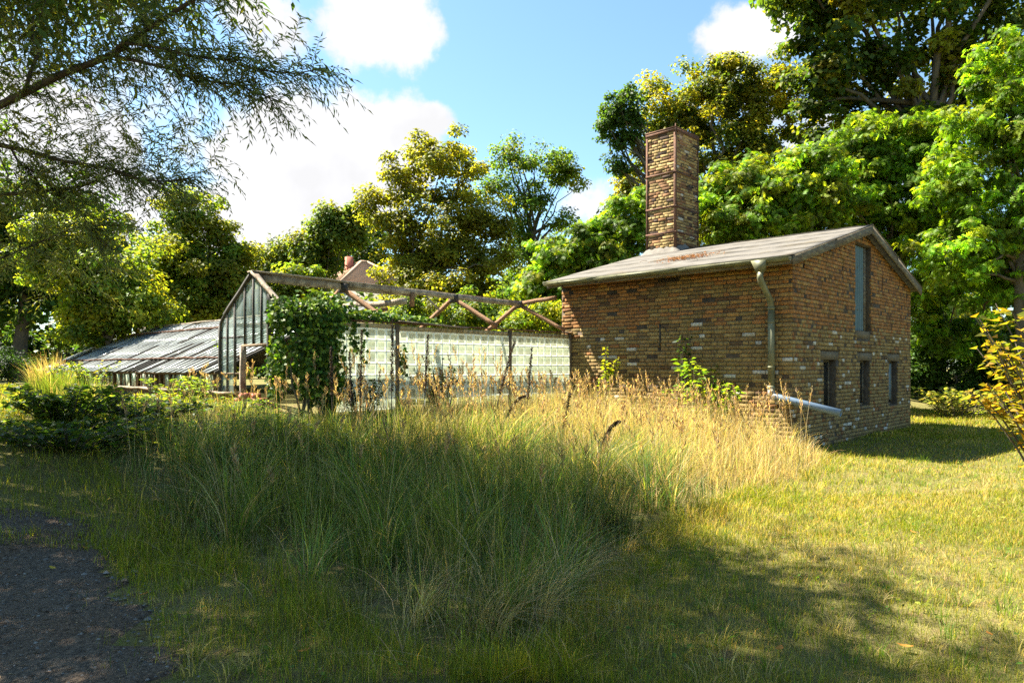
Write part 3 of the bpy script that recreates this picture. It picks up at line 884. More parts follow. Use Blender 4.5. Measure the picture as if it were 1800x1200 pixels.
def build_roofless():
    root = empty("roofless_greenhouse", wl(0, 0), "roofless greenhouse of bare timber rafters with a glass block side wall beside the brick building", "greenhouse", rotz=ROT)
    # --- glass block wall
    gw = empty_child("glass_block_wall", root, (0, GT0, 0))
    # a block: white rim with a pillowed face, shown towards -x? the wall runs along x, seen from the -y ... both sides alike
    def block_mesh(v):
        w, h, t = .192, .192, .04
        V = []; mi = []
        x0, x1, z0, z1 = -w / 2, w / 2, -h / 2, h / 2; r = .016; e = .026
        for y, (a, b) in ((-t, (0, 0)),):
            pass
        ringA = [(x0, -t, z0), (x1, -t, z0), (x1, -t, z1), (x0, -t, z1)]
        ringB = [(x0 + r, -t - .004, z0 + r), (x1 - r, -t - .004, z0 + r), (x1 - r, -t - .004, z1 - r), (x0 + r, -t - .004, z1 - r)]
        ringC = [(x0 + e, -t + .004, z0 + e), (x1 - e, -t + .004, z0 + e), (x1 - e, -t + .004, z1 - e), (x0 + e, -t + .004, z1 - e)]
        cen = [(R.normal(0, .01), -t - .006 + R.normal(0, .002), R.normal(0, .01))]
        back = [(x0, t, z0), (x1, t, z0), (x1, t, z1), (x0, t, z1)]
        V = np.array(ringA + ringB + ringC + cen + back)
        Q = []; mi = []
        for (a, b, m_) in ((0, 4, 0), (4, 8, 0)):
            for k in range(4):
                l = (k + 1) % 4; Q.append((a + k, a + l, b + l, b + k)); mi.append(m_)
        for k in range(4):
            l = (k + 1) % 4; Q.append((13 + k, 13 + l, l, k)); mi.append(2)
        Q.append((16, 15, 14, 13)); mi.append(2)
        T = [(8 + k, 8 + (k + 1) % 4, 12) for k in range(4)]
        return mesh_np("glass_block", V, [np.array(Q), np.array(T)], [M['block_rim'], M['block_face'], M['block_back']], midx=mi + [1] * 4, link=False)
    lib = [block_mesh(i) for i in range(6)]
    for (s0, n, ztop) in ((-6.06, 6, 2.165), (-4.79, 14, 2.135), (-1.955, 9, 2.135)):
        for i in range(n):
            for k in range(6 if s0 > -6 else 7):
                o = obj("glass_block", lib[R.integers(6)], gw, (s0 + .1 + i * .2 + (.0115 if s0 > -2 else 0) * i + (.006 if s0 > -2 else 0), R.normal(0, .002), ztop - .1 - k * .2))
                if s0 > -2: o.scale = (1.058, 1, 1)
    jm = MB()
    for (s0, n, ztop, pw) in ((-6.06, 6, 2.165, .2), (-4.79, 14, 2.135, .2), (-1.955, 9, 2.135, .212)):
        for k in range(8):
            jm.box((s0, -.0425, ztop - k * .2 - .0035), (s0 + n * pw, -.030, ztop - k * .2 + .0035))
        for i in range(n + 1):
            for k in range(7):
                jm.box((s0 + i * pw - .0035, -.042, ztop - (k + 1) * .2 + .0036), (s0 + i * pw + .0035, -.030, ztop - k * .2 - .0036))
    o = jm.build("mortar_joints", M['joint'], gw); o["kind"] = "stuff"
    bm = MB().box((-6.1, -.06, .1), (-.03, .06, .92 - .2)); bm.build("base_wall", M['old_wall'], gw)
    for s_ in (-4.825, -1.975, -.025, -6.10):
        MB().beam((s_, -.035, .3), (s_, -.035, 2.25 if s_ > -6 else 2.2), .06, .07, segs=5, jit=.003).build("post", M['wood_post'], gw)
    MB().box((-6.36, -.03, .3), (-6.14, .01, 2.2)).build("board", M['wood_post'], gw)
    # course of little tan bricks on top of the blocks
    tile = MB().box((-.062, -.045, -.04), (.062, .045, .04)).build("brick", M['tan_tile'], link=False)
    for (a, b, z) in ((-4.77, -2.02, 2.185), (-1.93, -.07, 2.185)):
        nn = int((b - a) / .135)
        for i in range(nn):
            obj("brick", tile, gw, (a + .067 + i * (b - a) / nn, R.normal(0, .004), z + R.normal(0, .002)), (0, R.normal(0, .01), 0))
    MB().box((-6.06, -.045, 2.172), (-4.87, .045, 2.25)).build("head_board", M['tan_tile'], gw)
    MB().beam((-6.2, -.03, 2.275), (.0, -.03, 2.262), .14, .018, segs=10, jit=.003).build("rust_flashing", M['rust'], gw)
    MB().beam((-4.85, -.10, 2.30), (-3.25, -.10, 2.245), .16, .022, segs=4, jit=.004).build("loose_board", M['wood_grey'], gw)
    # --- ridge and rafters
    MB().beam((GS + .02, GTR, RIDGE_Z - .02), (-3.4, GTR, RIDGE_Z - .05), .06, .13, segs=7, jit=.004).build("ridge_beam", M['wood_grey'], root)
    MB().beam((-5.0, GTR - .05, RIDGE_Z + .0), (-.30, GTR - .05, RIDGE_Z - .07), .055, .11, segs=8, jit=.005).build("ridge_beam", M['wood_grey'], root)
    MB().beam((GS - .05, GTR, RIDGE_Z + .065), (-3.75, GTR + .02, RIDGE_Z + .035), .20, .025, segs=9, jit=.005).build("ridge_cap", M['wood_grey'], root)
    MB().beam((-3.6, GTR + .03, RIDGE_Z + .03), (-.35, GTR + .02, RIDGE_Z - .0), .15, .022, segs=8, jit=.005).build("ridge_cap", M['wood_rust'], root)
    MB().beam((-.36, GTR, RIDGE_Z - .06), (-.27, WALL_L - .05, RIDGE_Z + .02), .06, .09, segs=4, jit=.004).build("tie_beam", M['wood_rust'], root)
    for s_, lean in ((-5.12, .1), (-2.39, .1), (-.36, .22)):
        MB().beam((s_, GTR - .04, RIDGE_Z - .09), (s_ + lean, GT0 + .02, EAVE_Z + .05), .05, .085, segs=5, jit=.003).build("rafter", M['wood_rust'], root)
        MB().beam((s_, GTR + .04, RIDGE_Z - .09), (s_ + .03, GT1 - .02, EAVE_Z + .05), .05, .085, segs=5, jit=.003).build("rafter", M['wood_rust'], root)
    for s_ in (-5.12, -2.39, -.36):
        MB().box((s_ - .045, GTR - .11, RIDGE_Z - .16), (s_ + .045, GTR + .065, RIDGE_Z + .012)).build("iron_strap", M['iron_dark'], root)
    MB().beam((-3.55, GTR - .07, RIDGE_Z - .03), (-3.55, GTR - .07, RIDGE_Z - .32), .05, .09).build("hanging_batten", M['wood_rust'], root)
    MB().beam((-3.2, GTR - .08, RIDGE_Z - .1), (-2.95, GTR - .2, RIDGE_Z - .36), .025, .035).build("broken_lath", M['wood_grey'], root)
    # far eaves plate on posts
    MB().beam((GS, GT1, EAVE_Z), (-.3, GT1, EAVE_Z), .07, .07, segs=6, jit=.004).build("eaves_plate", M['wood_post'], root)
    for s_ in (-4.2, -2.3, -.4):
        MB().beam((s_, GT1, .5), (s_, GT1, EAVE_Z - .036), .06, .06).build("post", M['wood_post'], root)
    # --- glazed gable with its doorway
    gb = empty_child("gable_frame", root, (GS, 0, 0))
    def gz(t_): return EAVE_Z + .04 + (RIDGE_Z - EAVE_Z) * (1 - abs(t_ - GTR) / (GT1 - GTR))
    MB().beam((0, GT1, .75), (0, GT1, EAVE_Z + .0), .055, .07, segs=5, jit=.003).build("corner_post", M['iron_dark'], gb)
    kn = np.array([(0, GT1, EAVE_Z - .12), (0, GT1 - .015, EAVE_Z + .0), (0, GT1 - .09, EAVE_Z + .085), (0, GT1 - .2, gz(GT1 - .2))])
    MB().tube(kn, .034, 6).build("bent_rafter", M['iron_dark'], gb)
    MB().beam((0, GT1 - .18, gz(GT1 - .18)), (0, GTR, gz(GTR) + .01), .07, .06, segs=5, jit=.003).build("rafter", M['iron_dark'], gb)
    MB().beam((-.01, GTR - .02, gz(GTR) + .02), (-.01, GT0 + .1, gz(GT0 + .1) + .02), .08, .05, segs=6, jit=.004).build("rafter", M['wood_grey'], gb)
    bars = [7.22, 6.93, 6.55, 6.24, 5.96]
    for k, t_ in enumerate(bars):
        zb = .98 if k < 2 else 1.87
        MB().box((-.02, t_ - .016, zb), (.02, t_ + .016, gz(t_) - .02)).build("glazing_bar", M['iron_dark'], gb)
    MB().beam((0, 5.67, 1.0), (0, 5.67, gz(5.67) - .02), .07, .09, segs=4, jit=.003).build("door_jamb", M['iron_dark'], gb)
    MB().beam((-.03, 6.57, .7), (-.03, 6.57, 1.855), .07, .085, segs=5, jit=.004).build("door_post", M['wood_grey'], gb)
    MB().box((-.03, 5.62, 1.84), (.03, 6.62, 1.885)).build("door_head", M['wood_post'], gb)
    MB().beam((.01, 7.5, 2.02), (.01, 6.62, 2.02), .03, .03).build("glazing_rail", M['iron_dark'], gb)
    # panes: each reaches from the rail or head up to the slope
    ed = [GT1 - .03] + bars + [5.71]
    for k in range(6):
        a, b = ed[k] - .018, ed[k + 1] + .018
        zb = 1.0 if k < 2 else (1.0 if k == 2 else 1.89)
        za, zb2 = gz(a) - .05, gz(b) - .05
        if k == 5: zb2 = min(zb2, gz(5.71) - .05)
        pts = [(-.003, a, zb), (.003, a, zb), (.003, b, zb), (-.003, b, zb), (-.003, a, za), (.003, a, za), (.003, b, zb2), (-.003, b, zb2)]
        if k == 2: pts = [(-.003, a, 1.9), (.003, a, 1.9), (.003, b, 1.9), (-.003, b, 1.9)] + pts[4:]
        MB().hexa(pts).build("pane", M['pane_gable'], gb)
    # brick step and rubble in the doorway
    st = MB().box((-.25, 5.7, .6), (.15, 6.5, .93)); st.build("door_step", M['old_wall'], gb)
    for k in range(9):
        o = MB().box((-.12, -.06, -.035), (.12, .06, .035)).build("brick", M['red_brick'], gb)
        o.location = (-.15 + R.normal(0, .08), R.uniform(5.72, 6.45), .965 + .07 * (k % 2)); o.rotation_euler = (R.normal(0, .1), R.normal(0, .1), R.uniform(0, 3))
    return root


BS0, BSR, BZ0, BZR = -7.0, -4.18, 1.40, 2.73
BT0, BT1 = 7.53, 19.7


def bz(s): return BZ0 + (BZR - BZ0) * (s - BS0) / (BSR - BS0)


def build_wing():
    root = empty("glass_roofed_greenhouse", wl(0, 0), "long low greenhouse with dirty glass panes laid in dark bars, some broken", "greenhouse", rotz=ROT)
    pitch = .262
    n = int((BT1 - BT0) / pitch)
    rows = [(-7.02, -6.47), (-6.44, -5.62), (-5.66, -4.80), (-4.75, -4.20)]
    # bars
    bar_me = None
    for i in range(n + 1):
        t_ = BT0 + i * pitch
        b = MB(); b.beam((BS0 + .06, 0, bz(BS0 + .06) - .032), (BSR, 0, BZR - .032), .045, .05)
        if bar_me is None: bar_me = b.build("roof_bar", M['iron_dark'], link=False)
        obj("roof_bar", bar_me, root, (0, t_, 0))
    ang = math.atan2(BZR - BZ0, BSR - BS0)
    lib = {}
    for i in range(n):
        t_ = BT0 + (i + .5) * pitch
        for k, (s0, s1) in enumerate(rows):
            pm = (.2, .09, .07, .08)[k]
            if i > n - 16: pm += (.16, .04, .02, 0)[k]
            if R.random() < pm: continue
            L = (s1 - s0) / math.cos(ang)
            key = (k, R.integers(3))
            if key not in lib:
                w = pitch - .098
                ch = R.uniform(-.03, .03)
                lib[key] = MB().hexa([(-L / 2, -w / 2, 0), (L / 2 + ch, -w / 2, 0), (L / 2, w / 2, 0), (-L / 2 + (ch if k == 0 else 0), w / 2, 0),
                                      (-L / 2, -w / 2, .004), (L / 2 + ch, -w / 2, .004), (L / 2, w / 2, .004), (-L / 2 + (ch if k == 0 else 0), w / 2, .004)]).build("roof_pane", M['pane_roof'], link=False)
            sm = (s0 + s1) / 2; slip = -.12 * (R.random() < .07) + R.normal(0, .008)
            obj("roof_pane", lib[key], root, (sm + slip, t_ + R.normal(0, .004), bz(sm + slip) + .012 + .006 * (k == 1)), (R.normal(0, .015), -ang + R.normal(0, .010), R.normal(0, .012) + (R.normal(0, .06) if R.random() < .05 else 0)))
    # purlins / rust lines that show between the rows of panes
    for s_, z_, h_, nm in ((-6.455, .035, .03, 'rust'), (-4.775, .035, .04, 'rust')):
        MB().beam((s_, BT0, bz(s_) + z_), (s_, BT1, bz(s_) + z_), .05, h_, segs=24, jit=.008).build("purlin", M[nm], root)
    MB().beam((BSR + .01, BT0 - 1.9, BZR + .015), (BSR + .01, BT0 + .2, BZR + .02), .10, .11, segs=5, jit=.01).build("ridge_beam", M['wood_grey'], root)
    MB().beam((BSR + .01, BT0 + .2, BZR + .012), (BSR + .01, BT1, BZR + .012), .12, .04, segs=14, jit=.006).build("ridge_beam", M['wood_grey'], root)
    # rear slope, closed with old boards
    MB().hexa([(BSR, BT0, BZR - .06), (-1.6, BT0, 1.5), (-1.6, BT1, 1.5), (BSR, BT1, BZR - .06), (BSR, BT0, BZR - .03), (-1.6, BT0, 1.53), (-1.6, BT1, 1.53), (BSR, BT1, BZR - .03)]).build("rear_slope", M['board_dark'], root)
    # piece of roof showing beyond the block wall, rusty edge
    MB().beam((-4.6, BT0 - .05, 2.5), (-3.9, BT0 - 1.0, 2.66), .05, .07, segs=3, jit=.006).build("valley_board", M['wood_rust'], root)
    for k in range(4):
        o = MB().hexa([(-.4, -.1, 0), (.4, -.1, 0), (.4, .1, 0), (-.4, .1, 0), (-.4, -.1, .004), (.4, -.1, .004), (.4, .1, .004), (-.4, .1, .004)]).build("roof_pane", M['pane_roof'], root)
        o.location = (-4.62, BT0 - .12 - k * .24, bz(-4.62) + .012); o.rotation_euler = (R.normal(0, .02), -ang, 0)
    # front: vertical panes between short bars over a sill and a low wall
    zs, ze = 1.075, 1.365
    fs = GS + .01
    barv = MB().box((-.015, -.013, zs), (.015, .013, ze)).build("wall_bar", M['wood_post'], link=False)
    pv = [MB().box((-.003, -.112, zs + .005), (.003, .112, ze - .004 - .01 * k)).build("wall_pane", M['pane_wall'], link=False) for k in range(3)]
    for i in range(n + 1):
        obj("wall_bar", barv, root, (fs, BT0 + i * pitch, 0))
    for i in range(n):
        if R.random() < .18 and i not in (4, 5, 6): continue
        obj("wall_pane", pv[R.integers(3)], root, (fs + R.normal(0, .004), BT0 + (i + .5) * pitch, 0), (R.normal(0, .02) + (R.normal(0, .12) if R.random() < .15 else 0), R.normal(0, .03), R.normal(0, .03)))
    MB().beam((fs, BT0 - .9, ze + .018), (fs, BT1, ze + .018), .05, .035, segs=20, jit=.003).build("eaves_rail", M['wood_post'], root)
    MB().beam((fs - .05, BT0 - .75, zs - .025), (fs - .05, BT1, zs - .015), .19, .045, segs=26, jit=.006).build("sill", M['sill_wood'], root)
    MB().box((fs - .06, BT0 - .7, .2), (fs + .08, BT1, zs - .05)).build("low_wall", M['old_wall'], root)
    # far end wall
    MB().hexa([(fs + .085, BT1 - .06, .4), (-1.6, BT1 - .06, .4), (-1.6, BT1, .4), (fs + .085, BT1, .4), (fs + .085, BT1 - .06, bz(fs) - .07), (-1.6, BT1 - .06, 1.5), (-1.6, BT1, 1.5), (fs + .085, BT1, bz(fs) - .07)]).build("end_wall", M['old_wall'], root)
    return root


M['joint'] = surf("block_joint", (.8, .79, .7), .85, 10, .7, 1.15, .3, 40)
M['sill_wood'] = surf("sill_wood", (.36, .27, .19), .92, 6, .5, 1.3, .7, 30, second=(.22, .13, .08), second_scale=6)


# ------------------------------------------------------------------ foliage


def unit(a): return a / (np.linalg.norm(a, axis=-1, keepdims=True) + 1e-9)


def leaf_geo(pos, axis, nrm, L, W, col, fold=.22, droop=.12, mid=.45):
    """one folded leaf of two triangles each"""
    axis = unit(axis); side = unit(np.cross(axis, nrm)); nn = np.cross(side, axis)
    L = np.broadcast_to(L, (len(pos),))[:, None]; W = np.broadcast_to(W, (len(pos),))[:, None]
    tip = pos + axis * L - nn * droop * L
    l = pos + axis * L * mid + side * W / 2 + nn * fold * W / 2
    r = pos + axis * L * mid - side * W / 2 + nn * fold * W / 2
    V = np.stack([pos, l, tip, r], 1).reshape(-1, 3)
    b = 4 * np.arange(len(pos))[:, None]
    F = np.concatenate([b + np.array([[0, 2, 1]]), b + np.array([[0, 3, 2]])], 0)
    return V, F, np.repeat(col, 4, 0)


def frond_geo(pos, axis, nrm, L, W, col, pairs=4, droop=.35):
    """a feathered leaf: leaflets stand off a drooping midrib"""
    n = len(pos)
    axis = unit(axis); side = unit(np.cross(axis, nrm)); nn = np.cross(side, axis)
    L = np.broadcast_to(L, (n,))[:, None]; W = np.broadcast_to(W, (n,))[:, None]
    u = np.linspace(0, 1, pairs + 1)
    rib = pos[:, None] + axis[:, None] * (L * u)[..., None] - nn[:, None] * (droop * L * u ** 2)[..., None]     # n,pairs+1,3
    tips = []
    for sg in (1, -1):
        c = rib[:, :-1] * .6 + rib[:, 1:] * .4
        w = W * (1 - .45 * np.abs(u[:-1] - .4))
        tips.append(c + (side * sg)[:, None] * w[..., None] + axis[:, None] * (.35 * w)[..., None] - nn[:, None] * (.25 * w)[..., None])
    V = np.concatenate([rib, tips[0], tips[1]], 1)
    m = V.shape[1]
    T = []
    for k in range(pairs):
        T.append((k, k + 1, pairs + 1 + k)); T.append((k + 1, k, 2 * pairs + 1 + k))
    F = (np.array(T)[None] + m * np.arange(n)[:, None, None]).reshape(-1, 3)
    return V.reshape(-1, 3), F, np.repeat(col, m, 0)


def tint(n, base, var=.25, alt=None, alt_p=.0, hue=.12):
    c = np.repeat(np.array(base)[None], n, 0) * np.exp(R.normal(0, var, (n, 1)))
    c[:, 0] *= np.exp(R.normal(0, hue, n))
    if alt is not None:
        k = R.random(n) < alt_p
        c[k] = np.array(alt) * np.exp(R.normal(0, var, (k.sum(), 1)))
    return np.clip(c, .004, .9)


def L3(px, py, d, rx, ry, rd=None):
    """crown lobe: centre and half sizes, from its place and size in the photograph at distance d"""
    s = d / FOC
    return (at(px, py, d), np.array([rx * s, (rd if rd is not None else .8 * rx * s), ry * s]))


def crown_clumps(lobes, n, shell=.45):
    vol = np.array([np.prod(r) ** .75 for _, r in lobes]); vol /= vol.sum()
    k = R.choice(len(lobes), n, p=vol)
    c = np.array([l[0] for l in lobes])[k]; r = np.array([l[1] for l in lobes])[k]
    d = unit(R.normal(0, 1, (n, 3))); rad = R.random(n) ** shell * np.where(R.random(n) < .22, R.uniform(1.05, 1.35, n), 1.0)
    return c + d * r * rad[:, None], d


def foliage(centres, outd, per, rc, leaf, size, width, base, var=.25, alt=None, alt_p=0., flat=.6, up=.8, droop=.12, clump_var=.18):
    n = len(centres)
    rcs = rc * R.uniform(.6, 1.3, n)
    idx = np.repeat(np.arange(n), per)
    N = len(idx)
    d = unit(R.normal(0, 1, (N, 3)))
    rad = R.random(N) ** .45
    off = d * rad[:, None] * np.array([1, 1, flat])
    pos = centres[idx] + off * rcs[idx][:, None]
    nrm = unit(d * .7 + outd[idx] * .35 + np.array([0, 0, up]) + R.normal(0, .45, (N, 3)))
    ax = np.cross(nrm, R.normal(0, 1, (N, 3))); ax = unit(unit(ax) + .5 * d + np.array([0, 0, -.35]))
    cl = np.exp(R.normal(0, clump_var, (n, 1)))
    if alt is not None:      # colour changes with the bough as well as with the leaf
        kb = R.random(n) < alt_p
        col = np.where(kb[idx][:, None], tint(N, alt, var), tint(N, base, var, alt, alt_p * .4)) * cl[idx]
    else:
        col = tint(N, base, var) * cl[idx]
    sz = size * R.uniform(.6, 1.25, N)
    if leaf == 'frond': return frond_geo(pos, ax, nrm, sz, width * sz, col)
    return leaf_geo(pos, ax, nrm, sz, width * sz, col, droop=droop)


def limbs(mb, base, fork, centres, r0, nmax, wig=.25, sides=6):
    """trunk up to the fork and limbs that run to the clumps"""
    base = np.asarray(base, float); fork = np.asarray(fork, float)
    p = np.linspace(0, 1, 6)[:, None]
    path = base + (fork - base) * p + np.hstack([R.normal(0, .04, (6, 2)) * (p * (1 - p) * 8), np.zeros((6, 1))])
    mb.tube(path, np.linspace(r0 * 1.25, r0 * .75, 6), 9)
    if nmax <= 0 or len(centres) == 0: return
    sel = R.choice(len(centres), min(nmax, len(centres)), replace=False)
    for i in sel:
        e = centres[i]; f = base + (fork - base) * R.uniform(.72, 1.0)
        ln = np.linalg.norm(e - f)
        q = np.linspace(0, 1, 6)[:, None]
        pts = f + (e - f) * q + np.array([0, 0, 1.0]) * (q * (1 - q)) * ln * .35 + R.normal(0, .035 * ln, (6, 3)) * (q * (1 - q) * 4)
        ra = r0 * R.uniform(.22, .45)
        mb.tube(pts, np.linspace(ra, ra * .2, 6), sides, cap=False)


def tree(name, label, cat, base_xy, fork_z, lobes, nclump, per, rc, leaf, size, width, base_col, trunk_r=.2, nlimbs=20, alt=None, alt_p=0., group=None, fork_xy=None, shell=.45, **kw):
    x, y = base_xy
    z = float(ground_z(x, y))
    root = empty(name, (x, y, z), label, cat, group)
    c, d = crown_clumps(lobes, nclump, shell)
    keep = c[:, 2] > ground_z(c[:, 0], c[:, 1]) + .25
    c, d = c[keep], d[keep]
    V, F, col = foliage(c, d, per, rc, leaf, size, width, base_col, alt=alt, alt_p=alt_p, **kw)
    o = np.array([x, y, z])
    if trunk_r:
        mb = MB(); fx, fy = fork_xy or (x, y)
        limbs(mb, (0, 0, -.15), np.array([fx, fy, fork_z]) - o, c - o, trunk_r, nlimbs)
        mb.build("trunk", M['bark'], root)
    mesh_np("crown", V - o, F, M['leaf'], col=col, parent=root)
    return root


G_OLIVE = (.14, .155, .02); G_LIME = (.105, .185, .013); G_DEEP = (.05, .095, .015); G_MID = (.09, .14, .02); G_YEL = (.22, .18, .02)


def build_trees():
    gx = lambda px, d: ((px - 900) / FOC * d, d)
    # centre: linden with a warm olive crown
    d = 30
    tree("linden_tree", "broad olive yellow linden behind the bare rafters, its crown rounded against the cloud", "tree", gx(728, d), 5.5,
         [L3(775, 290, d, 70, 55), L3(715, 290, d, 40, 45), L3(835, 320, d, 45, 55), L3(690, 370, d, 65, 70), L3(800, 390, d, 90, 85), L3(850, 460, d, 55, 70), L3(720, 465, d, 55, 60), L3(780, 515, d, 105, 45), L3(668, 350, d, 34, 34), L3(716, 420, d, 30, 45), L3(745, 255, d, 22, 25), L3(790, 250, d, 22, 22), L3(840, 545, d, 60, 35), L3(735, 535, d, 60, 35), L3(780, 450, d, 70, 60), L3(870, 400, d, 35, 45)],
         330, 170, .55, 'leaf', .145, .75, G_OLIVE, .17, 26, alt=(.20, .20, .022), alt_p=.36)
    # airy robinia right of it
    d = 35
    tree("robinia_tree", "tall airy tree with umbrella crown and sky between its boughs, right of the linden", "tree", gx(935, d), 8.2,
         [L3(900, 275, d, 40, 30), L3(960, 290, d, 55, 35), L3(1005, 315, d, 28, 25), L3(880, 330, d, 40, 35), L3(935, 350, d, 45, 30), L3(900, 400, d, 40, 35), L3(985, 385, d, 25, 18), L3(925, 450, d, 50, 40)],
         120, 110, .6, 'leaf', .17, .6, (.08, .14, .02), .2, 34, alt=(.15, .17, .02), alt_p=.2)
    d = 44
    tree("oak_tree", "dark green tree left of the linden, small against the cloud", "tree", gx(572, d), 6.0,
         [L3(600, 385, d, 35, 35), L3(575, 415, d, 40, 36), L3(625, 400, d, 25, 32), L3(555, 455, d, 38, 36), L3(535, 440, d, 30, 30)], 120, 120, .8, 'leaf', .26, .7, G_MID, .2, 10, alt=G_OLIVE, alt_p=.3)
    d = 92
    tree("beech_tree", "dark green tree directly behind the distant red roof", "tree", gx(622, d), 9.0,
         [L3(625, 415, d, 48, 42), L3(590, 445, d, 50, 42), L3(668, 440, d, 45, 45), L3(630, 470, d, 70, 40)], 110, 110, 1.5, 'leaf', .42, .75, G_DEEP, .4, 10, alt=G_OLIVE, alt_p=.25)
    d = 46
    tree("birch_tree", "low pale green tree beyond the greenhouse ridge", "tree", gx(520, d), 4.0,
         [L3(510, 445, d, 60, 38), L3(470, 465, d, 45, 40), L3(540, 478, d, 34, 34), L3(500, 500, d, 80, 40)], 120, 110, .8, 'leaf', .26, .7, (.10, .14, .03), .15, 8, alt=(.16, .18, .03), alt_p=.3)
    # left: maple and hazel behind the long greenhouse
    d = 25
    tree("maple_tree", "dense green maple standing behind the long glass roof", "tree", gx(345, d), 4.0,
         [L3(335, 375, d, 60, 45), L3(395, 425, d, 50, 45), L3(300, 430, d, 60, 50), L3(355, 480, d, 95, 60), L3(410, 500, d, 45, 60), L3(270, 500, d, 60, 60), L3(345, 545, d, 110, 40)],
         260, 170, .5, 'leaf', .13, .85, (.105, .165, .022), .16, 18, alt=(.19, .21, .025), alt_p=.4)
    d = 21.5
    tree("hazel_bush", "large sunlit hazel bush at the far left end of the glass roof", "bush", gx(190, d), 2.5,
         [L3(200, 500, d, 75, 75), L3(140, 470, d, 60, 80), L3(240, 540, d, 70, 45), L3(160, 570, d, 55, 45), L3(90, 430, d, 60, 60)],
         190, 160, .45, 'leaf', .12, .85, (.105, .16, .02), .08, 14, alt=(.20, .22, .025), alt_p=.4)
    d = 34
    tree("ash_tree", "tall shaded tree at the far left behind the willow boughs", "tree", gx(40, d), 6.0,
         [L3(40, 420, d, 130, 100), L3(-60, 350, d, 120, 150), L3(150, 380, d, 80, 70), L3(60, 520, d, 120, 40)], 170, 130, .9, 'leaf', .26, .8, G_DEEP, .28, 14, alt=G_OLIVE, alt_p=.15)
    d = 27
    tree("yew_bush", "dark clipped evergreen bush at the left edge of the lawn", "bush", gx(15, d), 1.0,
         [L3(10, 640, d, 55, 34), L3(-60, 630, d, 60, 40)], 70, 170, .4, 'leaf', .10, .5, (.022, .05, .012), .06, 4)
    # right of centre: bright walnut behind the brick roof
    d = 25
    tree("walnut_tree", "bright green feathery tree behind the left end of the brick building", "tree", gx(1080, d), 4.0,
         [L3(1110, 400, d, 55, 55), L3(1050, 430, d, 60, 45), L3(985, 455, d, 55, 40), L3(1090, 480, d, 70, 50), L3(950, 500, d, 45, 35), L3(1010, 520, d, 70, 45), L3(1145, 350, d, 30, 30)],
         520, 46, .42, 'frond', .21, .42, G_LIME, .13, 24, alt=(.15, .19, .015), alt_p=.25, flat=.4, clump_var=.34, var=.32)
    # big maple with yellowing leaves behind the chimney
    d = 34
    tree("field_maple", "tall yellowing maple behind the brick chimney", "tree", gx(1250, d), 9.0,
         [L3(1150, 200, d, 42, 50), L3(1165, 260, d, 45, 50), L3(1290, 150, d, 75, 60), L3(1200, 180, d, 75, 55), L3(1350, 160, d, 70, 70), L3(1240, 240, d, 100, 60), L3(1340, 250, d, 80, 70), L3(1160, 300, d, 60, 60), L3(1110, 350, d, 45, 40), L3(1300, 320, d, 110, 60), L3(1260, 110, d, 25, 28)],
         330, 170, .6, 'leaf', .16, .85, (.075, .105, .014), .3, 22, alt=(.21, .205, .02), alt_p=.40)
    # oak boughs reaching left
    d = 31
    tree("pedunculate_oak", "dark green oak with crooked boughs reaching out left of the chimney against blue sky", "tree", gx(1215, d), 8.0,
         [L3(1105, 165, d, 22, 20), L3(1075, 200, d, 32, 26), L3(1110, 205, d, 22, 26), L3(1060, 225, d, 20, 16), L3(1100, 245, d, 26, 22), L3(1090, 288, d, 22, 18), L3(1070, 180, d, 15, 12)],
         62, 110, .40, 'leaf', .15, .75, (.05, .095, .018), .2, 34, fork_xy=gx(1190, d))
    # huge chestnut in the top right
    d = 31
    tree("chestnut_tree", "huge dark chestnut filling the top right corner, its trunk in view", "tree", gx(1640, d), 13.0,
         [L3(1480, 40, d, 110, 90), L3(1600, -60, d, 150, 120), L3(1760, 20, d, 130, 110), L3(1440, 130, d, 70, 60), L3(1530, 150, d, 80, 70), L3(1690, 130, d, 110, 80), L3(1430, -60, d, 120, 100), L3(1590, 230, d, 120, 60), L3(1800, -120, d, 160, 120), L3(1450, 230, d, 80, 60)],
         300, 150, .8, 'leaf', .26, .85, (.05, .085, .014), .42, 26, alt=(.17, .175, .018), alt_p=.25)
    # bright feathery robinias along the right
    d = 24.5
    tree("feathery_tree", "bright green feathery tree just right of the chimney, above the brick roof", "tree", gx(1350, d), 4.5,
         [L3(1280, 340, d, 70, 55), L3(1350, 330, d, 80, 55), L3(1430, 310, d, 70, 55), L3(1300, 400, d, 90, 50), L3(1400, 380, d, 90, 60), L3(1470, 350, d, 60, 60), L3(1440, 270, d, 40, 30)],
         520, 46, .42, 'frond', .20, .42, G_LIME, .14, 28, alt=(.16, .19, .015), alt_p=.22, flat=.4, clump_var=.34, var=.32)
    d = 27
    tree("feathery_tree", "bright green feathery tree rising behind the roof ridge of the brick building", "tree", gx(1570, d), 5.0,
         [L3(1510, 250, d, 60, 50), L3(1570, 270, d, 80, 60), L3(1630, 240, d, 70, 60), L3(1540, 340, d, 100, 70), L3(1640, 340, d, 90, 70), L3(1590, 430, d, 90, 70), L3(1480, 330, d, 60, 60)],
         580, 48, .45, 'frond', .22, .42, G_LIME, .16, 28, alt=(.15, .19, .015), alt_p=.2, flat=.4, clump_var=.34, var=.32)
    d = 23
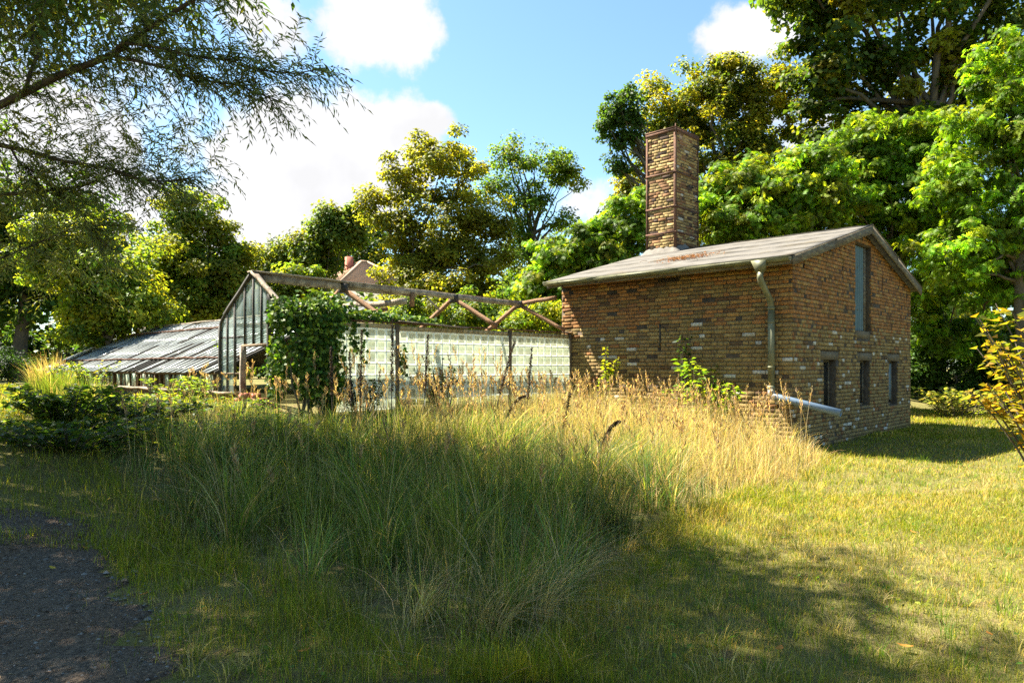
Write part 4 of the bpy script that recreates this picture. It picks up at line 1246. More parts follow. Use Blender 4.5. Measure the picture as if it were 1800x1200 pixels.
    tree("feathery_tree", "tallest bright feathery tree, at the right edge of the picture", "tree", gx(1790, d), 5.5,
         [L3(1760, 140, d, 60, 60), L3(1820, 110, d, 90, 90), L3(1730, 220, d, 80, 65), L3(1820, 260, d, 100, 90), L3(1690, 320, d, 80, 60), L3(1780, 380, d, 110, 80), L3(1700, 440, d, 85, 60), L3(1670, 500, d + 3.5, 60, 45), L3(1790, 500, d + 1, 110, 70), L3(1650, 585, d + 4, 55, 45), L3(1730, 600, d + 4, 80, 45), L3(1630, 530, d + 4, 45, 50), L3(1640, 430, d + 1, 50, 40)],
         720, 46, .43, 'frond', .20, .42, (.105, .19, .012), .18, 34, alt=(.14, .18, .015), alt_p=.18, flat=.4, clump_var=.34, var=.32)
    d = 27.5
    tree("elder_bush", "dark shaded thicket bush beside the far corner of the brick building", "bush", gx(1680, d), 1.2,
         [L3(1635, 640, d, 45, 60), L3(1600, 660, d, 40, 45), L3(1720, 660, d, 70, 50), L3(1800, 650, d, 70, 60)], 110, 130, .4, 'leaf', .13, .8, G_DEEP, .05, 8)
    # greenery seen through the rafters
    d = 23
    tree("dogwood_bush", "yellow green bush showing between the rafters next to the brick wall", "bush", gx(950, d), 1.8,
         [L3(960, 560, d, 45, 30), L3(915, 575, d, 50, 28), L3(1000, 580, d, 40, 40)], 60, 120, .4, 'leaf', .13, .6, (.10, .16, .015), .05, 6, alt=(.22, .24, .02), alt_p=.4)
    d = 26
    tree("lilac_bush", "mid green bush growing inside the rafters below the linden", "bush", gx(800, d), 2.0,
         [L3(800, 545, d, 60, 40), L3(730, 550, d, 55, 30), L3(870, 550, d, 55, 40)], 80, 120, .45, 'leaf', .14, .7, (.07, .12, .018), .06, 6, alt=(.17, .2, .02), alt_p=.3)
    d = 27
    tree("elm_bush", "sunlit bush behind the glazed gable of the greenhouse", "bush", gx(560, d), 2.2,
         [L3(525, 512, d, 60, 38), L3(590, 552, d, 55, 18), L3(480, 510, d, 50, 45), L3(440, 530, d, 60, 45)], 110, 120, .5, 'leaf', .15, .8, (.085, .13, .018), .07, 8, alt=(.19, .2, .02), alt_p=.35)


def build_far_wood():
    n = 700
    a = R.uniform(-1.15, 1.05, n); d = R.uniform(52, 75, n)
    x, y = np.sin(a) * d, np.cos(a) * d
    hmax = 7.5 + 2 * np.sin(a * 9) + 1.3 * np.sin(a * 23 + 1) + 4 * (a > .25)
    z = ground_z(x, y) + hmax * R.random(n) ** .7
    c = np.stack([x, y, z], -1)
    V, F, col = foliage(c, unit(R.normal(0, 1, (n, 3)) + np.array([0, -1, .3])), 70, 1.9, 'leaf', .62, .8, (.055, .09, .016), alt=(.12, .13, .02), alt_p=.25)
    o = mesh_np("far_wood", V, F, M['leaf'], col=col)
    tag(o, "distant wood closing the view behind the trees", kind="stuff")


def build_hedges():
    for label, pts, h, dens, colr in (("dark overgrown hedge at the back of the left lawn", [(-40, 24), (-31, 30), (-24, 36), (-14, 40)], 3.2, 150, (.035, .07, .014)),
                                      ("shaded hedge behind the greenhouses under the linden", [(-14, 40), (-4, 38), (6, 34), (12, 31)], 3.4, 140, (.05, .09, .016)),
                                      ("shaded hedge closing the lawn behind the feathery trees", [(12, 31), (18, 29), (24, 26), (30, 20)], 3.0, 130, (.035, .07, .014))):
        P = np.array(pts, float)
        o = np.array([P[0][0], P[0][1], float(ground_z(*P[0]))])
        root = empty("hedge", o, label, "hedge")
        k = R.uniform(0, len(P) - 1.001, dens); i = k.astype(int); f = (k - i)[:, None]
        xy = P[i] * (1 - f) + P[i + 1] * f + R.normal(0, .7, (dens, 2))
        c = np.column_stack([xy, ground_z(xy[:, 0], xy[:, 1]) + h * R.random(dens) ** .8 * R.uniform(.75, 1.05, dens)])
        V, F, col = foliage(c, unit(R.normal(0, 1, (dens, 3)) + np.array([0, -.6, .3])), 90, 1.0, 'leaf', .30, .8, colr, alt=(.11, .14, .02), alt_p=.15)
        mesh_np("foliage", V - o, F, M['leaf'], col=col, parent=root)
        st = MB()
        for j in range(40):
            p = np.append(xy[j], ground_z(*xy[j])) - o
            st.tube([p + (0, 0, -.1), p + np.append(R.normal(0, .2, 2), h * .5), p + np.append(R.normal(0, .5, 2), h * .9)], [.05, .035, .01], 5)
        st.build("stems", M['bark'], root)["kind"] = "stuff"


def build_far_house():
    d = 78.0
    p = at(640, 645, d); p[2] = float(ground_z(p[0], p[1]))
    root = empty("house", p, "distant house with red tiled hipped roof and brick chimney, half hidden by the linden", "house", rotz=.62)
    h0, hr = 9.0, 13.0 - p[2]
    MB().box((-4.6, -4.6, 0), (4.6, 4.6, h0)).build("wall", M['plaster'], root)
    e = 5.1
    V = np.array([(-e, -e, h0 - .2), (e, -e, h0 - .2), (e, e, h0 - .2), (-e, e, h0 - .2), (-.35, 0, hr), (.35, 0, hr)], float)
    mb = MB(); mb.add(V, [(0, 1, 5, 4), (2, 3, 4, 5), (3, 2, 1, 0)], [(1, 2, 5), (3, 0, 4)])
    rf = mb.build("roof", M['tile_far'], root)
    hp = MB()
    for a, b in ((0, 4), (1, 5), (2, 5), (3, 4), (4, 5)): hp.tube([V[a] + (0, 0, .05), V[b] + (0, 0, .05)], .14, 6)
    hp.build("hip_tiles", M['tile_far'], rf)
    # rows of tiles standing proud on the slope that shows
    tl = MB()
    for k in range(1, 22):
        f_ = k / 22
        for (i, j, c_, dd) in ((0, 1, (4, 5), 0), (3, 0, (4, 4), 0), (1, 2, (5, 5), 0)):
            a = V[i] * (1 - f_) + V[c_[0]] * f_; b = V[j] * (1 - f_) + V[c_[1]] * f_
            tl.beam(a + (0, 0, .03), b + (0, 0, .03), .06, .06)
    o = tl.build("tile_courses", M['tile_far'], rf); o["kind"] = "stuff"
    MB().box((-1.75, .45, hr - 2.4), (-1.05, 1.15, hr + .55)).build("chimney", M['red_brick'], rf)
    for x in (-2.6, 0, 2.6):
        w = MB().box((x - .5, -4.66, 4.8), (x + .5, -4.6, 6.4)).build("window", M['dark_pane'], root)
        MB().box((x - .6, -4.72, 4.68), (x + .6, -4.602, 4.78)).build("window_sill", M['plaster'], w)


# ---- willow
def spray_geo(P0, D0, Ls, nleaf, lsize, lwidth, base, droop=.5, twig_r=.004, alt=None, alt_p=.0):
    """slender twigs carrying alternate narrow leaves"""
    n = len(P0)
    seg = 4
    u = np.linspace(0, 1, seg)
    P = P0[:, None] + D0[:, None] * (Ls[:, None] * u)[..., None]
    P[..., 2] -= (droop * Ls)[:, None] * u ** 2 * (.4 + .6 * (1 - np.abs(D0[:, 2:3])))
    side = unit(np.cross(D0, np.array([.1, .1, 1.0]))); up = np.cross(side, D0)
    bend = R.normal(0, .08, (n, 1)) * Ls[:, None]
    P += side[:, None] * (bend * u ** 2)[..., None]
    # twigs: three sided
    A = side[:, None] * twig_r; B = up[:, None] * twig_r
    taper = (1.25 - u)[None, :, None]
    ring = np.stack([P + A * taper, P - .5 * A * taper + .87 * B * taper, P - .5 * A * taper - .87 * B * taper], 2)    # n,seg,3,3
    TV = ring.reshape(-1, 3)
    Q = []
    for s_ in range(seg - 1):
        for k in range(3):
            l = (k + 1) % 3; Q.append((s_ * 3 + k, s_ * 3 + l, s_ * 3 + 3 + l, s_ * 3 + 3 + k))
    TF = (np.array(Q)[None] + 3 * seg * np.arange(n)[:, None, None]).reshape(-1, 4)
    # leaves
    lu = np.linspace(.08, 1.0, nleaf)
    f = lu * (seg - 1); i0 = np.minimum(f.astype(int), seg - 2); fr = (f - i0)[None, :, None]
    pos = P[:, i0] * (1 - fr) + P[:, i0 + 1] * fr
    tan = unit(P[:, i0 + 1] - P[:, i0])
    sg = np.where(np.arange(nleaf) % 2 == 0, 1.0, -1.0)[None, :, None]
    rnd = R.normal(0, .3, pos.shape)
    ax = unit(tan * .75 + side[:, None] * sg * .75 + rnd + np.array([0, 0, -.12]))
    nrm = unit(up[:, None] + R.normal(0, .45, pos.shape))
    N = n * nleaf
    col = tint(N, base, .22, alt, alt_p)
    LV, LF, LC = leaf_geo(pos.reshape(-1, 3), ax.reshape(-1, 3), nrm.reshape(-1, 3), lsize * R.uniform(.6, 1.2, N), lwidth * R.uniform(.8, 1.2, N), col, .2, .15, .4)
    return (TV, TF), (LV, LF, LC)


def build_willow():
    base = np.array([-9.6, 7.6, float(ground_z(-9.6, 7.6))])
    root = empty("willow_tree", base, "big willow with slender leaves overhanging from the upper left", "tree")
    br = []
    def pl(pts, d0, d1): return np.array([at(px, py, d0 + (d1 - d0) * i / (len(pts) - 1)) for i, (px, py) in enumerate(pts)])
    b1 = pl([(-330, 330), (-60, 215), (0, 185), (60, 155), (110, 130), (165, 110), (200, 95), (240, 65), (270, 45), (340, 0), (430, -60), (520, -140)], 7.6, 6.6)
    b2 = pl([(205, 85), (217, 75), (280, 84), (315, 94), (350, 101), (403, 105), (438, 121), (518, 130), (560, 122)], 6.95, 6.4)
    b3 = pl([(195, 97), (252, 110), (301, 122), (326, 133), (368, 143), (420, 150), (450, 163), (490, 178)], 7.0, 6.6)
    b4 = pl([(-300, 260), (0, 255), (52, 266), (115, 284), (185, 294), (245, 315), (290, 319), (340, 312)], 8.2, 7.6)
    b5 = pl([(-250, 380), (0, 343), (70, 336), (140, 329), (175, 315), (250, 290)], 8.4, 8.0)
    b6 = pl([(20, 262), (35, 290), (87, 315), (105, 340), (147, 381), (165, 413), (200, 440)], 8.1, 8.3)
    b7 = pl([(45, 160), (52, 130), (70, 88), (56, 63), (60, 0), (40, -120)], 7.3, 7.6)
    b8 = pl([(-60, 470), (0, 455), (60, 430), (130, 400), (200, 395)], 8.6, 8.4)
    rads = [(.046, .014), (.018, .005), (.017, .005), (.034, .006), (.03, .007), (.014, .005), (.022, .008), (.016, .005)]
    B = [b1, b2, b3, b4, b5, b6, b7, b8]
    tr = MB()
    fork = np.array([-9.2, 7.7, 3.2])
    tr.tube([base - (0, 0, .2), base + (.05, 0, 1.2), base + (.2, .05, 2.3), fork], [.42, .36, .33, .30], 12)
    for b, (r0, r1) in zip(B, rads):
        tr.tube(b, np.linspace(r0, r1, len(b)), 7)
    for b, r in ((b1, .1), (b4, .06), (b5, .055), (b8, .05)):
        q = np.linspace(0, 1, 5)[:, None]
        tr.tube(fork + (b[0] - fork) * q + np.array([0, 0, .25]) * np.sin(q * math.pi), np.linspace(.2, r * .9, 5), 8)
    # boughs that carry the crown above the frame
    crownc = np.array([-6.3, 7.6, 7.6])
    for k in range(12):
        a = k * .55; e = crownc + np.array([math.cos(a) * 3.4, math.sin(a) * 3.2, R.uniform(-.5, 2.0)])
        q = np.linspace(0, 1, 6)[:, None]
        pts = fork + (e - fork) * q + np.array([0, 0, 1.6]) * np.sin(q * math.pi) * .6
        tr.tube(pts, np.linspace(.16, .02, 6), 6)
    tr.build("trunk", M['willow_bark'], root).location = -base
    # twigs: from the boughs in view
    P0, D0 = [], []
    for bi, b in enumerate(B):
        n = (130, 120, 105, 100, 95, 80, 70, 70)[bi]
        for _ in range(n):
            f = R.uniform(.22 if bi in (0, 3, 4) else .08, 1.0) * (len(b) - 1); i = min(int(f), len(b) - 2)
            p = b[i] + (b[i + 1] - b[i]) * (f - i); t_ = unit(b[i + 1] - b[i])
            d = unit(t_ * .75 + R.normal(0, .55, 3) + np.array([.1, 0, .15 if bi in (1, 2) else -.05]))
            P0.append(p); D0.append(d)
    P0, D0 = np.array(P0), np.array(D0)
    w1 = spray_geo(P0, D0, R.uniform(.25, .62, len(P0)), 16, .085, .016, (.12, .155, .065), .35, .003, (.14, .15, .025), .1)
    # hanging fill between the boughs
    lob = [L3(60, 40, 7.2, 270, 70, 1.2), L3(260, 40, 7.0, 150, 75, 1.0), L3(110, 180, 7.6, 240, 90, 1.2), L3(255, 215, 7.8, 135, 80, .9), L3(40, 300, 8.2, 210, 85, 1.2), L3(220, 300, 8.2, 150, 75, .8),
           L3(60, 400, 8.6, 190, 70, 1.0), L3(-120, 250, 8.2, 200, 250, 1.5), L3(90, 475, 8.9, 120, 45, .8), L3(330, 250, 8.0, 55, 55, .6), L3(420, 60, 6.8, 110, 55, .6)]
    c, _ = crown_clumps(lob, 760, .36)
    D = unit(R.normal(0, 1, (len(c), 3)) * np.array([1, 1, .55]) + np.array([.35, -.1, -.25]))
    w2 = spray_geo(c, D, R.uniform(.3, .7, len(c)), 16, .09, .017, (.15, .175, .065), .5, .0028, (.2, .19, .025), .22)
    # crown overhead: longer strands
    lob2 = [(np.array([-5.0, 8.3, 8.5]), np.array([1.7, 2.1, 1.3])), (np.array([-4.2, 6.0, 8.2]), np.array([1.5, 2.4, 1.2])), (np.array([-5.9, 10.6, 7.2]), np.array([1.7, 1.5, 1.6])), (np.array([-8.2, 11.4, 6.8]), np.array([2.2, 1.6, 2.0])), (crownc, np.array([3.7, 3.9, 2.6])), (crownc + (-2.0, -1.5, -1.0), np.array([3.0, 3.4, 2.6])), (crownc + (.6, -2.2, .8), np.array([2.6, 3.0, 1.8])), (crownc + (-1.0, 2.0, .2), np.array([3.2, 2.2, 2.0]))]
    c2, _ = crown_clumps(lob2, 4700, .5)
    # keep the strands clear of the open sky the photograph shows
    pxx = 900 + FOC * c2[:, 0] / np.maximum(c2[:, 1], .5); pyy = YH - FOC * (c2[:, 2] - EYE) / np.maximum(c2[:, 1], .5)
    c2 = c2[~((c2[:, 1] > 0) & (((pyy > 150) & (pxx > 290)) | ((pyy > -25) & (pxx > 430)) | ((pyy > -20) & (pyy < 640) & (pxx > -60) & (R.random(len(c2)) < .94))))]
    D2 = unit(R.normal(0, 1, (len(c2), 3)) + np.array([0, 0, -.4]))
    w3 = spray_geo(c2, D2, R.uniform(.6, 1.1, len(c2)), 15, .185, .05, (.055, .09, .02), .6, .004, (.15, .15, .02), .1)
    nv = 0; TV, TF = [], []
    for w in (w1, w2, w3): TV.append(w[0][0]); TF.append(w[0][1] + nv); nv += len(w[0][0])
    mesh_np("twigs", np.vstack(TV) - base, np.vstack(TF), M['willow_bark'], parent=root)["kind"] = "stuff"
    nv = 0; V, F, Cc = [], [], []
    for w in (w1, w2, w3): V.append(w[1][0]); F.append(w[1][1] + nv); nv += len(w[1][0]); Cc.append(w[1][2])
    mesh_np("crown", np.vstack(V) - base, np.vstack(F), M['leaf_willow'], col=np.vstack(Cc), parent=root)


# ---- ivy, shrubs and weeds
def build_ivy():
    base = wl(-6.55, 5.0); base[2] = float(ground_z(base[0], base[1]))
    root = empty("ivy", base, "thick dark ivy smothering the corner of the roofless greenhouse and creeping along its wall top", "ivy")
    P = []
    def blob(s, t, z, rs, rt, rz, n):
        d = unit(R.normal(0, 1, (n, 3))) * (R.random(n) ** .33)[:, None]
        for a, b, c in d: P.append((s + a * rs, t + b * rt, z + c * rz))
    blob(-6.5, 4.98, 1.75, .40, .26, .85, 1700); blob(-6.45, 4.95, 1.85, .62, .34, 1.0, 420); blob(-6.3, 4.95, 2.45, .6, .3, .28, 420); blob(-6.35, 4.95, 2.25, .45, .26, .35, 1100); blob(-6.85, 5.25, 2.35, .25, .30, .30, 700)
    blob(-6.2, 4.93, 1.4, .28, .18, .6, 700); blob(-6.9, 5.35, 1.5, .15, .25, .6, 500)
    for s in np.arange(-6.0, -3.9, .13):
        k = 1 - (s + 6) / 2.6
        blob(s, 5.02, 2.34 + .05 * k, .14, .13, .03 + .07 * k, int(60 * k + 18))
    for s in (-5.75, -5.55, -5.72):      # strands hanging over the blocks
        L = R.uniform(.35, .8)
        for _ in range(40): P.append((s + R.normal(0, .03), 4.96 + R.normal(0, .02), 2.25 - L * R.random()))
    for _ in range(60): P.append((-4.72 + R.normal(0, .05), 4.97, R.normal(1.62, .12)))
    P = np.array(P); n = len(P)
    w = np.array([wl(*p) for p in P])
    out = np.array([-U2[0] * .2 - V2[0], -U2[1] * .2 - V2[1], .0]); out = np.array([-.0, -.95, .3])
    nrm = unit(out + np.array([0, 0, .5]) + R.normal(0, .5, (n, 3)))
    ax = unit(np.cross(nrm, R.normal(0, 1, (n, 3))) + np.array([0, 0, -.5]))
    V, F, col = leaf_geo(w, ax, nrm, R.uniform(.05, .095, n), R.uniform(.055, .095, n), tint(n, (.05, .10, .016), .4, (.16, .22, .025), .34), .18, .1, .35)
    mesh_np("foliage", V - base, F, M['leaf_ivy'], col=col, parent=root)
    st = MB()
    for k in range(7):
        s0 = -6.5 + R.normal(0, .15)
        pts = [wl(s0 + .1 * math.sin(i + k), 5.0 + R.normal(0, .02), base[2] + i * .28) for i in range(6)]
        st.tube(np.array(pts) - base, np.linspace(.02, .008, 6), 5)
    st.build("stem", M['bark'], root)


def herb(name, label, cat, x, y, hgt, spread, nst, per, lsize, lw, col, alt=None, alt_p=0., group=None, lean=.3, frond=False, leafmat='leaf', top_only=0.0, droop=.25):
    """a leafy plant: stems from one root, leaves along them"""
    z = float(ground_z(x, y))
    root = empty(name, (x, y, z), label, cat, group)
    st = MB(); P, A = [], []
    for k in range(nst):
        a = R.uniform(0, 6.28); r = spread * math.sqrt(R.random()); h = hgt * R.uniform(.55, 1.0)
        tip = np.array([math.cos(a) * r, math.sin(a) * r, h])
        b0 = np.array([math.cos(a) * r * lean * .6, math.sin(a) * r * lean * .6, -.03])
        q = np.linspace(0, 1, 5)[:, None]
        pts = b0 + (tip - b0) * q + np.array([0, 0, .12 * h]) * (q * (1 - q)) * 4
        st.tube(pts, np.linspace(.008, .003, 5) * (1 + hgt * .4), 4, cap=False)
        for _ in range(per):
            f = top_only + (1 - top_only) * R.random() ** .7; i = min(int(f * 4), 3); p = pts[i] + (pts[i + 1] - pts[i]) * (f * 4 - i)
            aa = R.uniform(0, 6.28); P.append(p); A.append((math.cos(aa), math.sin(aa), R.uniform(-.2, .5)))
    P, A = np.array(P), unit(np.array(A)); n = len(P)
    nrm = unit(np.array([0, 0, 1.0]) + R.normal(0, .35, (n, 3)))
    P = P + A * lsize * .25
    g = frond_geo if frond else leaf_geo
    sz = lsize * R.uniform(.6, 1.2, n)
    if frond: V, F, c = frond_geo(P, A, nrm, sz, sz * lw, tint(n, col, .22, alt, alt_p), 4, .3)
    else: V, F, c = leaf_geo(P, A, nrm, sz, sz * lw, tint(n, col, .22, alt, alt_p), .2, droop, .42)
    st.build("stem", M['bark'], root)
    mesh_np("foliage", V, F, M[leafmat], col=c, parent=root)
    return root


def build_plants():
    # right edge: hazel turning yellow
    x, y = 5.06, 6.1
    herb("hazel_shrub", "shrub with yellow and orange leaves leaning in at the right edge", "shrub", x, y, 2.15, 1.05, 95, 34, .095, .78, (.13, .13, .016), (.30, .19, .02), .36, lean=.4, top_only=.02)
    # against the long wall
    herb("raspberry_bush", "bright green leafy raspberry bush against the long brick wall, left of the downpipe", "bush", *wl(-.45, 1.55)[:2], 1.62, .75, 16, 26, .15, .65, (.11, .19, .016), (.2, .24, .02), .3, lean=.35, top_only=.3)
    herb("nettle", "slender yellow green nettle by the lit end of the brick wall", "plant", *wl(-.35, 3.75)[:2], 1.45, .22, 7, 34, .085, .6, (.16, .21, .015), (.26, .26, .02), .3, lean=.6, top_only=.25)
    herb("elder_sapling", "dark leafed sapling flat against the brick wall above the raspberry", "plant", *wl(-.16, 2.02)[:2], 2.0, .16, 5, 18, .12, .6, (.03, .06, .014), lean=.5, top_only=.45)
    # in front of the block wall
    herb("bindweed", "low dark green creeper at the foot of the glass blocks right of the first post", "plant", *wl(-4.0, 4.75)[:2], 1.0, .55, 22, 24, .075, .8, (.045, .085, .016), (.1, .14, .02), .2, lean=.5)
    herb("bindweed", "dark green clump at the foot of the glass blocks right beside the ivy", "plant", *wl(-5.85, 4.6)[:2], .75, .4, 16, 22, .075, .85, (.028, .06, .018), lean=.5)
    # before the long greenhouse
    herb("goldenrod", "feathery goldenrod standing before the door post of the greenhouse", "plant", *wl(-7.35, 6.95)[:2], .55, .35, 12, 30, .12, .18, (.13, .19, .04), lean=.5)
    herb("bramble", "dark bramble thicket on the left lawn, nearest the greenhouse end", "bramble", -5.7, 9.1, .55, .75, 44, 30, .10, .8, (.06, .105, .02), (.12, .15, .02), .15, lean=.3)
    herb("bramble", "broad shaded bramble in front of the other bramble, by the path grass", "bramble", -5.1, 8.2, .32, .95, 60, 22, .09, .75, (.05, .09, .02), (.12, .15, .02), .12, lean=.6)
    herb("bramble", "greyish low bramble between the tall grass and the long greenhouse", "bramble", -5.0, 9.9, .30, .9, 50, 22, .08, .75, (.04, .075, .022), (.14, .17, .02), .15, lean=.3)
    herb("dock", "yellow green leafy weed just below the greenhouse sill", "plant", -6.3, 12.0, .22, .7, 34, 18, .09, .6, (.13, .17, .02), (.26, .22, .02), .3, lean=.4)
    for k, (s, t, h) in enumerate(((-7.25, 8.6, .42), (-7.25, 13.4, .8), (-7.2, 15.6, .8))):
        herb("vine", ("yellow green vine climbing over the sill nearest the gable", "leafy vine rising across the middle of the glass roof", "leafy vine over the far end of the glass roof")[k], "vine", *wl(s, t)[:2], h, .6, 18, 22, .09, .7, (.10, .155, .02), (.24, .22, .02), .25, lean=.5)
    herb("ash_seedling", "small green seedling growing out through the glass roof", "plant", *wl(-5.9, 9.6)[:2], 1.35, .12, 3, 12, .10, .5, (.12, .2, .02), lean=.5, top_only=.75)
    # weeds in the sun beyond the far corner
    for k, (x, y) in enumerate(((13.4, 21.3), (15.4, 21.8))):
        herb("weed_clump", ("sunlit pale weeds beside the far corner of the brick building", "sunlit pale weeds under the dark thicket at the right")[k], "weeds", x, y, .9, 1.2, 60, 22, .15, .55, (.12, .15, .03), (.3, .26, .08), .3, lean=.6)


# ---- grass
TALL = np.array([(-5.6, 9.4), (-5.0, 8.4), (-3.75, 7.0), (-2.9, 6.1), (-2.0, 5.3), (-1.05, 4.35), (-.55, 3.75), (.0, 3.5), (.22, 3.85), (.65, 5.3), (1.3, 6.6), (2.5, 8.1), (3.6, 9.2), (4.6, 10.6), (5.15, 11.9), (4.9, 12.4), (1.2, 15.7), (-3.4, 11.0), (-4.4, 11.6)])


def noise2(x, y, k=1.0, ph=0.0):
    return (np.sin(1.7 * k * x + .9 * k * y + ph) + np.sin(-1.1 * k * x + 2.3 * k * y + 2.1 * ph + 1) + np.sin(3.1 * k * x - 1.9 * k * y + ph * .7) * .6 + np.sin(4.7 * k * x + 4.1 * k * y + 3 * ph) * .4) / 3.0


def blades(x, y, h, w, az, bend, col, seg=3, z=None, p=2.0):
    n = len(x)
    z0 = (ground_z(x, y) if z is None else z) - .01
    u = np.linspace(0, 1, seg + 1)
    dx, dy = np.cos(az), np.sin(az)
    hor = h[:, None] * bend[:, None] * u ** p
    ver = h[:, None] * (u - .42 * bend[:, None] ** 2 * u ** (p + .4))
    P = np.stack([x[:, None] + dx[:, None] * hor, y[:, None] + dy[:, None] * hor, z0[:, None] + ver], -1)
    tw = az + R.uniform(.7, 2.4, n)
    sx, sy = np.cos(tw), np.sin(tw)
    ww = (w[:, None] / 2) * (1 - u[None] ** 1.6 * .85)
    S = np.stack([sx[:, None] * ww, sy[:, None] * ww, 0 * ww], -1)
    Lf, Rt = P[:, :seg] - S[:, :seg], P[:, :seg] + S[:, :seg]
    V = np.concatenate([np.stack([Lf, Rt], 2).reshape(n, 2 * seg, 3), P[:, seg:]], 1)
    T = []
    for k in range(seg - 1):
        a = 2 * k; T += [(a, a + 1, a + 3), (a, a + 3, a + 2)]
    T.append((2 * seg - 2, 2 * seg - 1, 2 * seg))
    m = 2 * seg + 1
    F = (np.array(T)[None] + m * np.arange(n)[:, None, None]).reshape(-1, 3)
    return V.reshape(-1, 3), F, np.repeat(col, m, 0)


def merge(parts):
    V, F, C, n = [], [], [], 0
    for v, f, c in parts:
        V.append(v); F.append(f + n); C.append(c); n += len(v)
    return np.vstack(V), np.vstack(F), np.vstack(C)


def dryness(x, y):
    """straw takes over towards the sunny side by the brick wall"""
    t = (x - CORNER[0]) * V2[0] + (y - CORNER[1]) * V2[1]; s = (x - CORNER[0]) * U2[0] + (y - CORNER[1]) * U2[1]
    a = smooth01((s + 7.5) / 5.5) * smooth01((6.5 - t) / 3.5)
    return np.clip(a * .8 + .22 * noise2(x, y, 1.1) + .08, .03, .9)


def meadow_h(x, y):
    t = (x - CORNER[0]) * V2[0] + (y - CORNER[1]) * V2[1]
    return 1.0 - .55 * smooth01((t - 1.8) / 3.0)


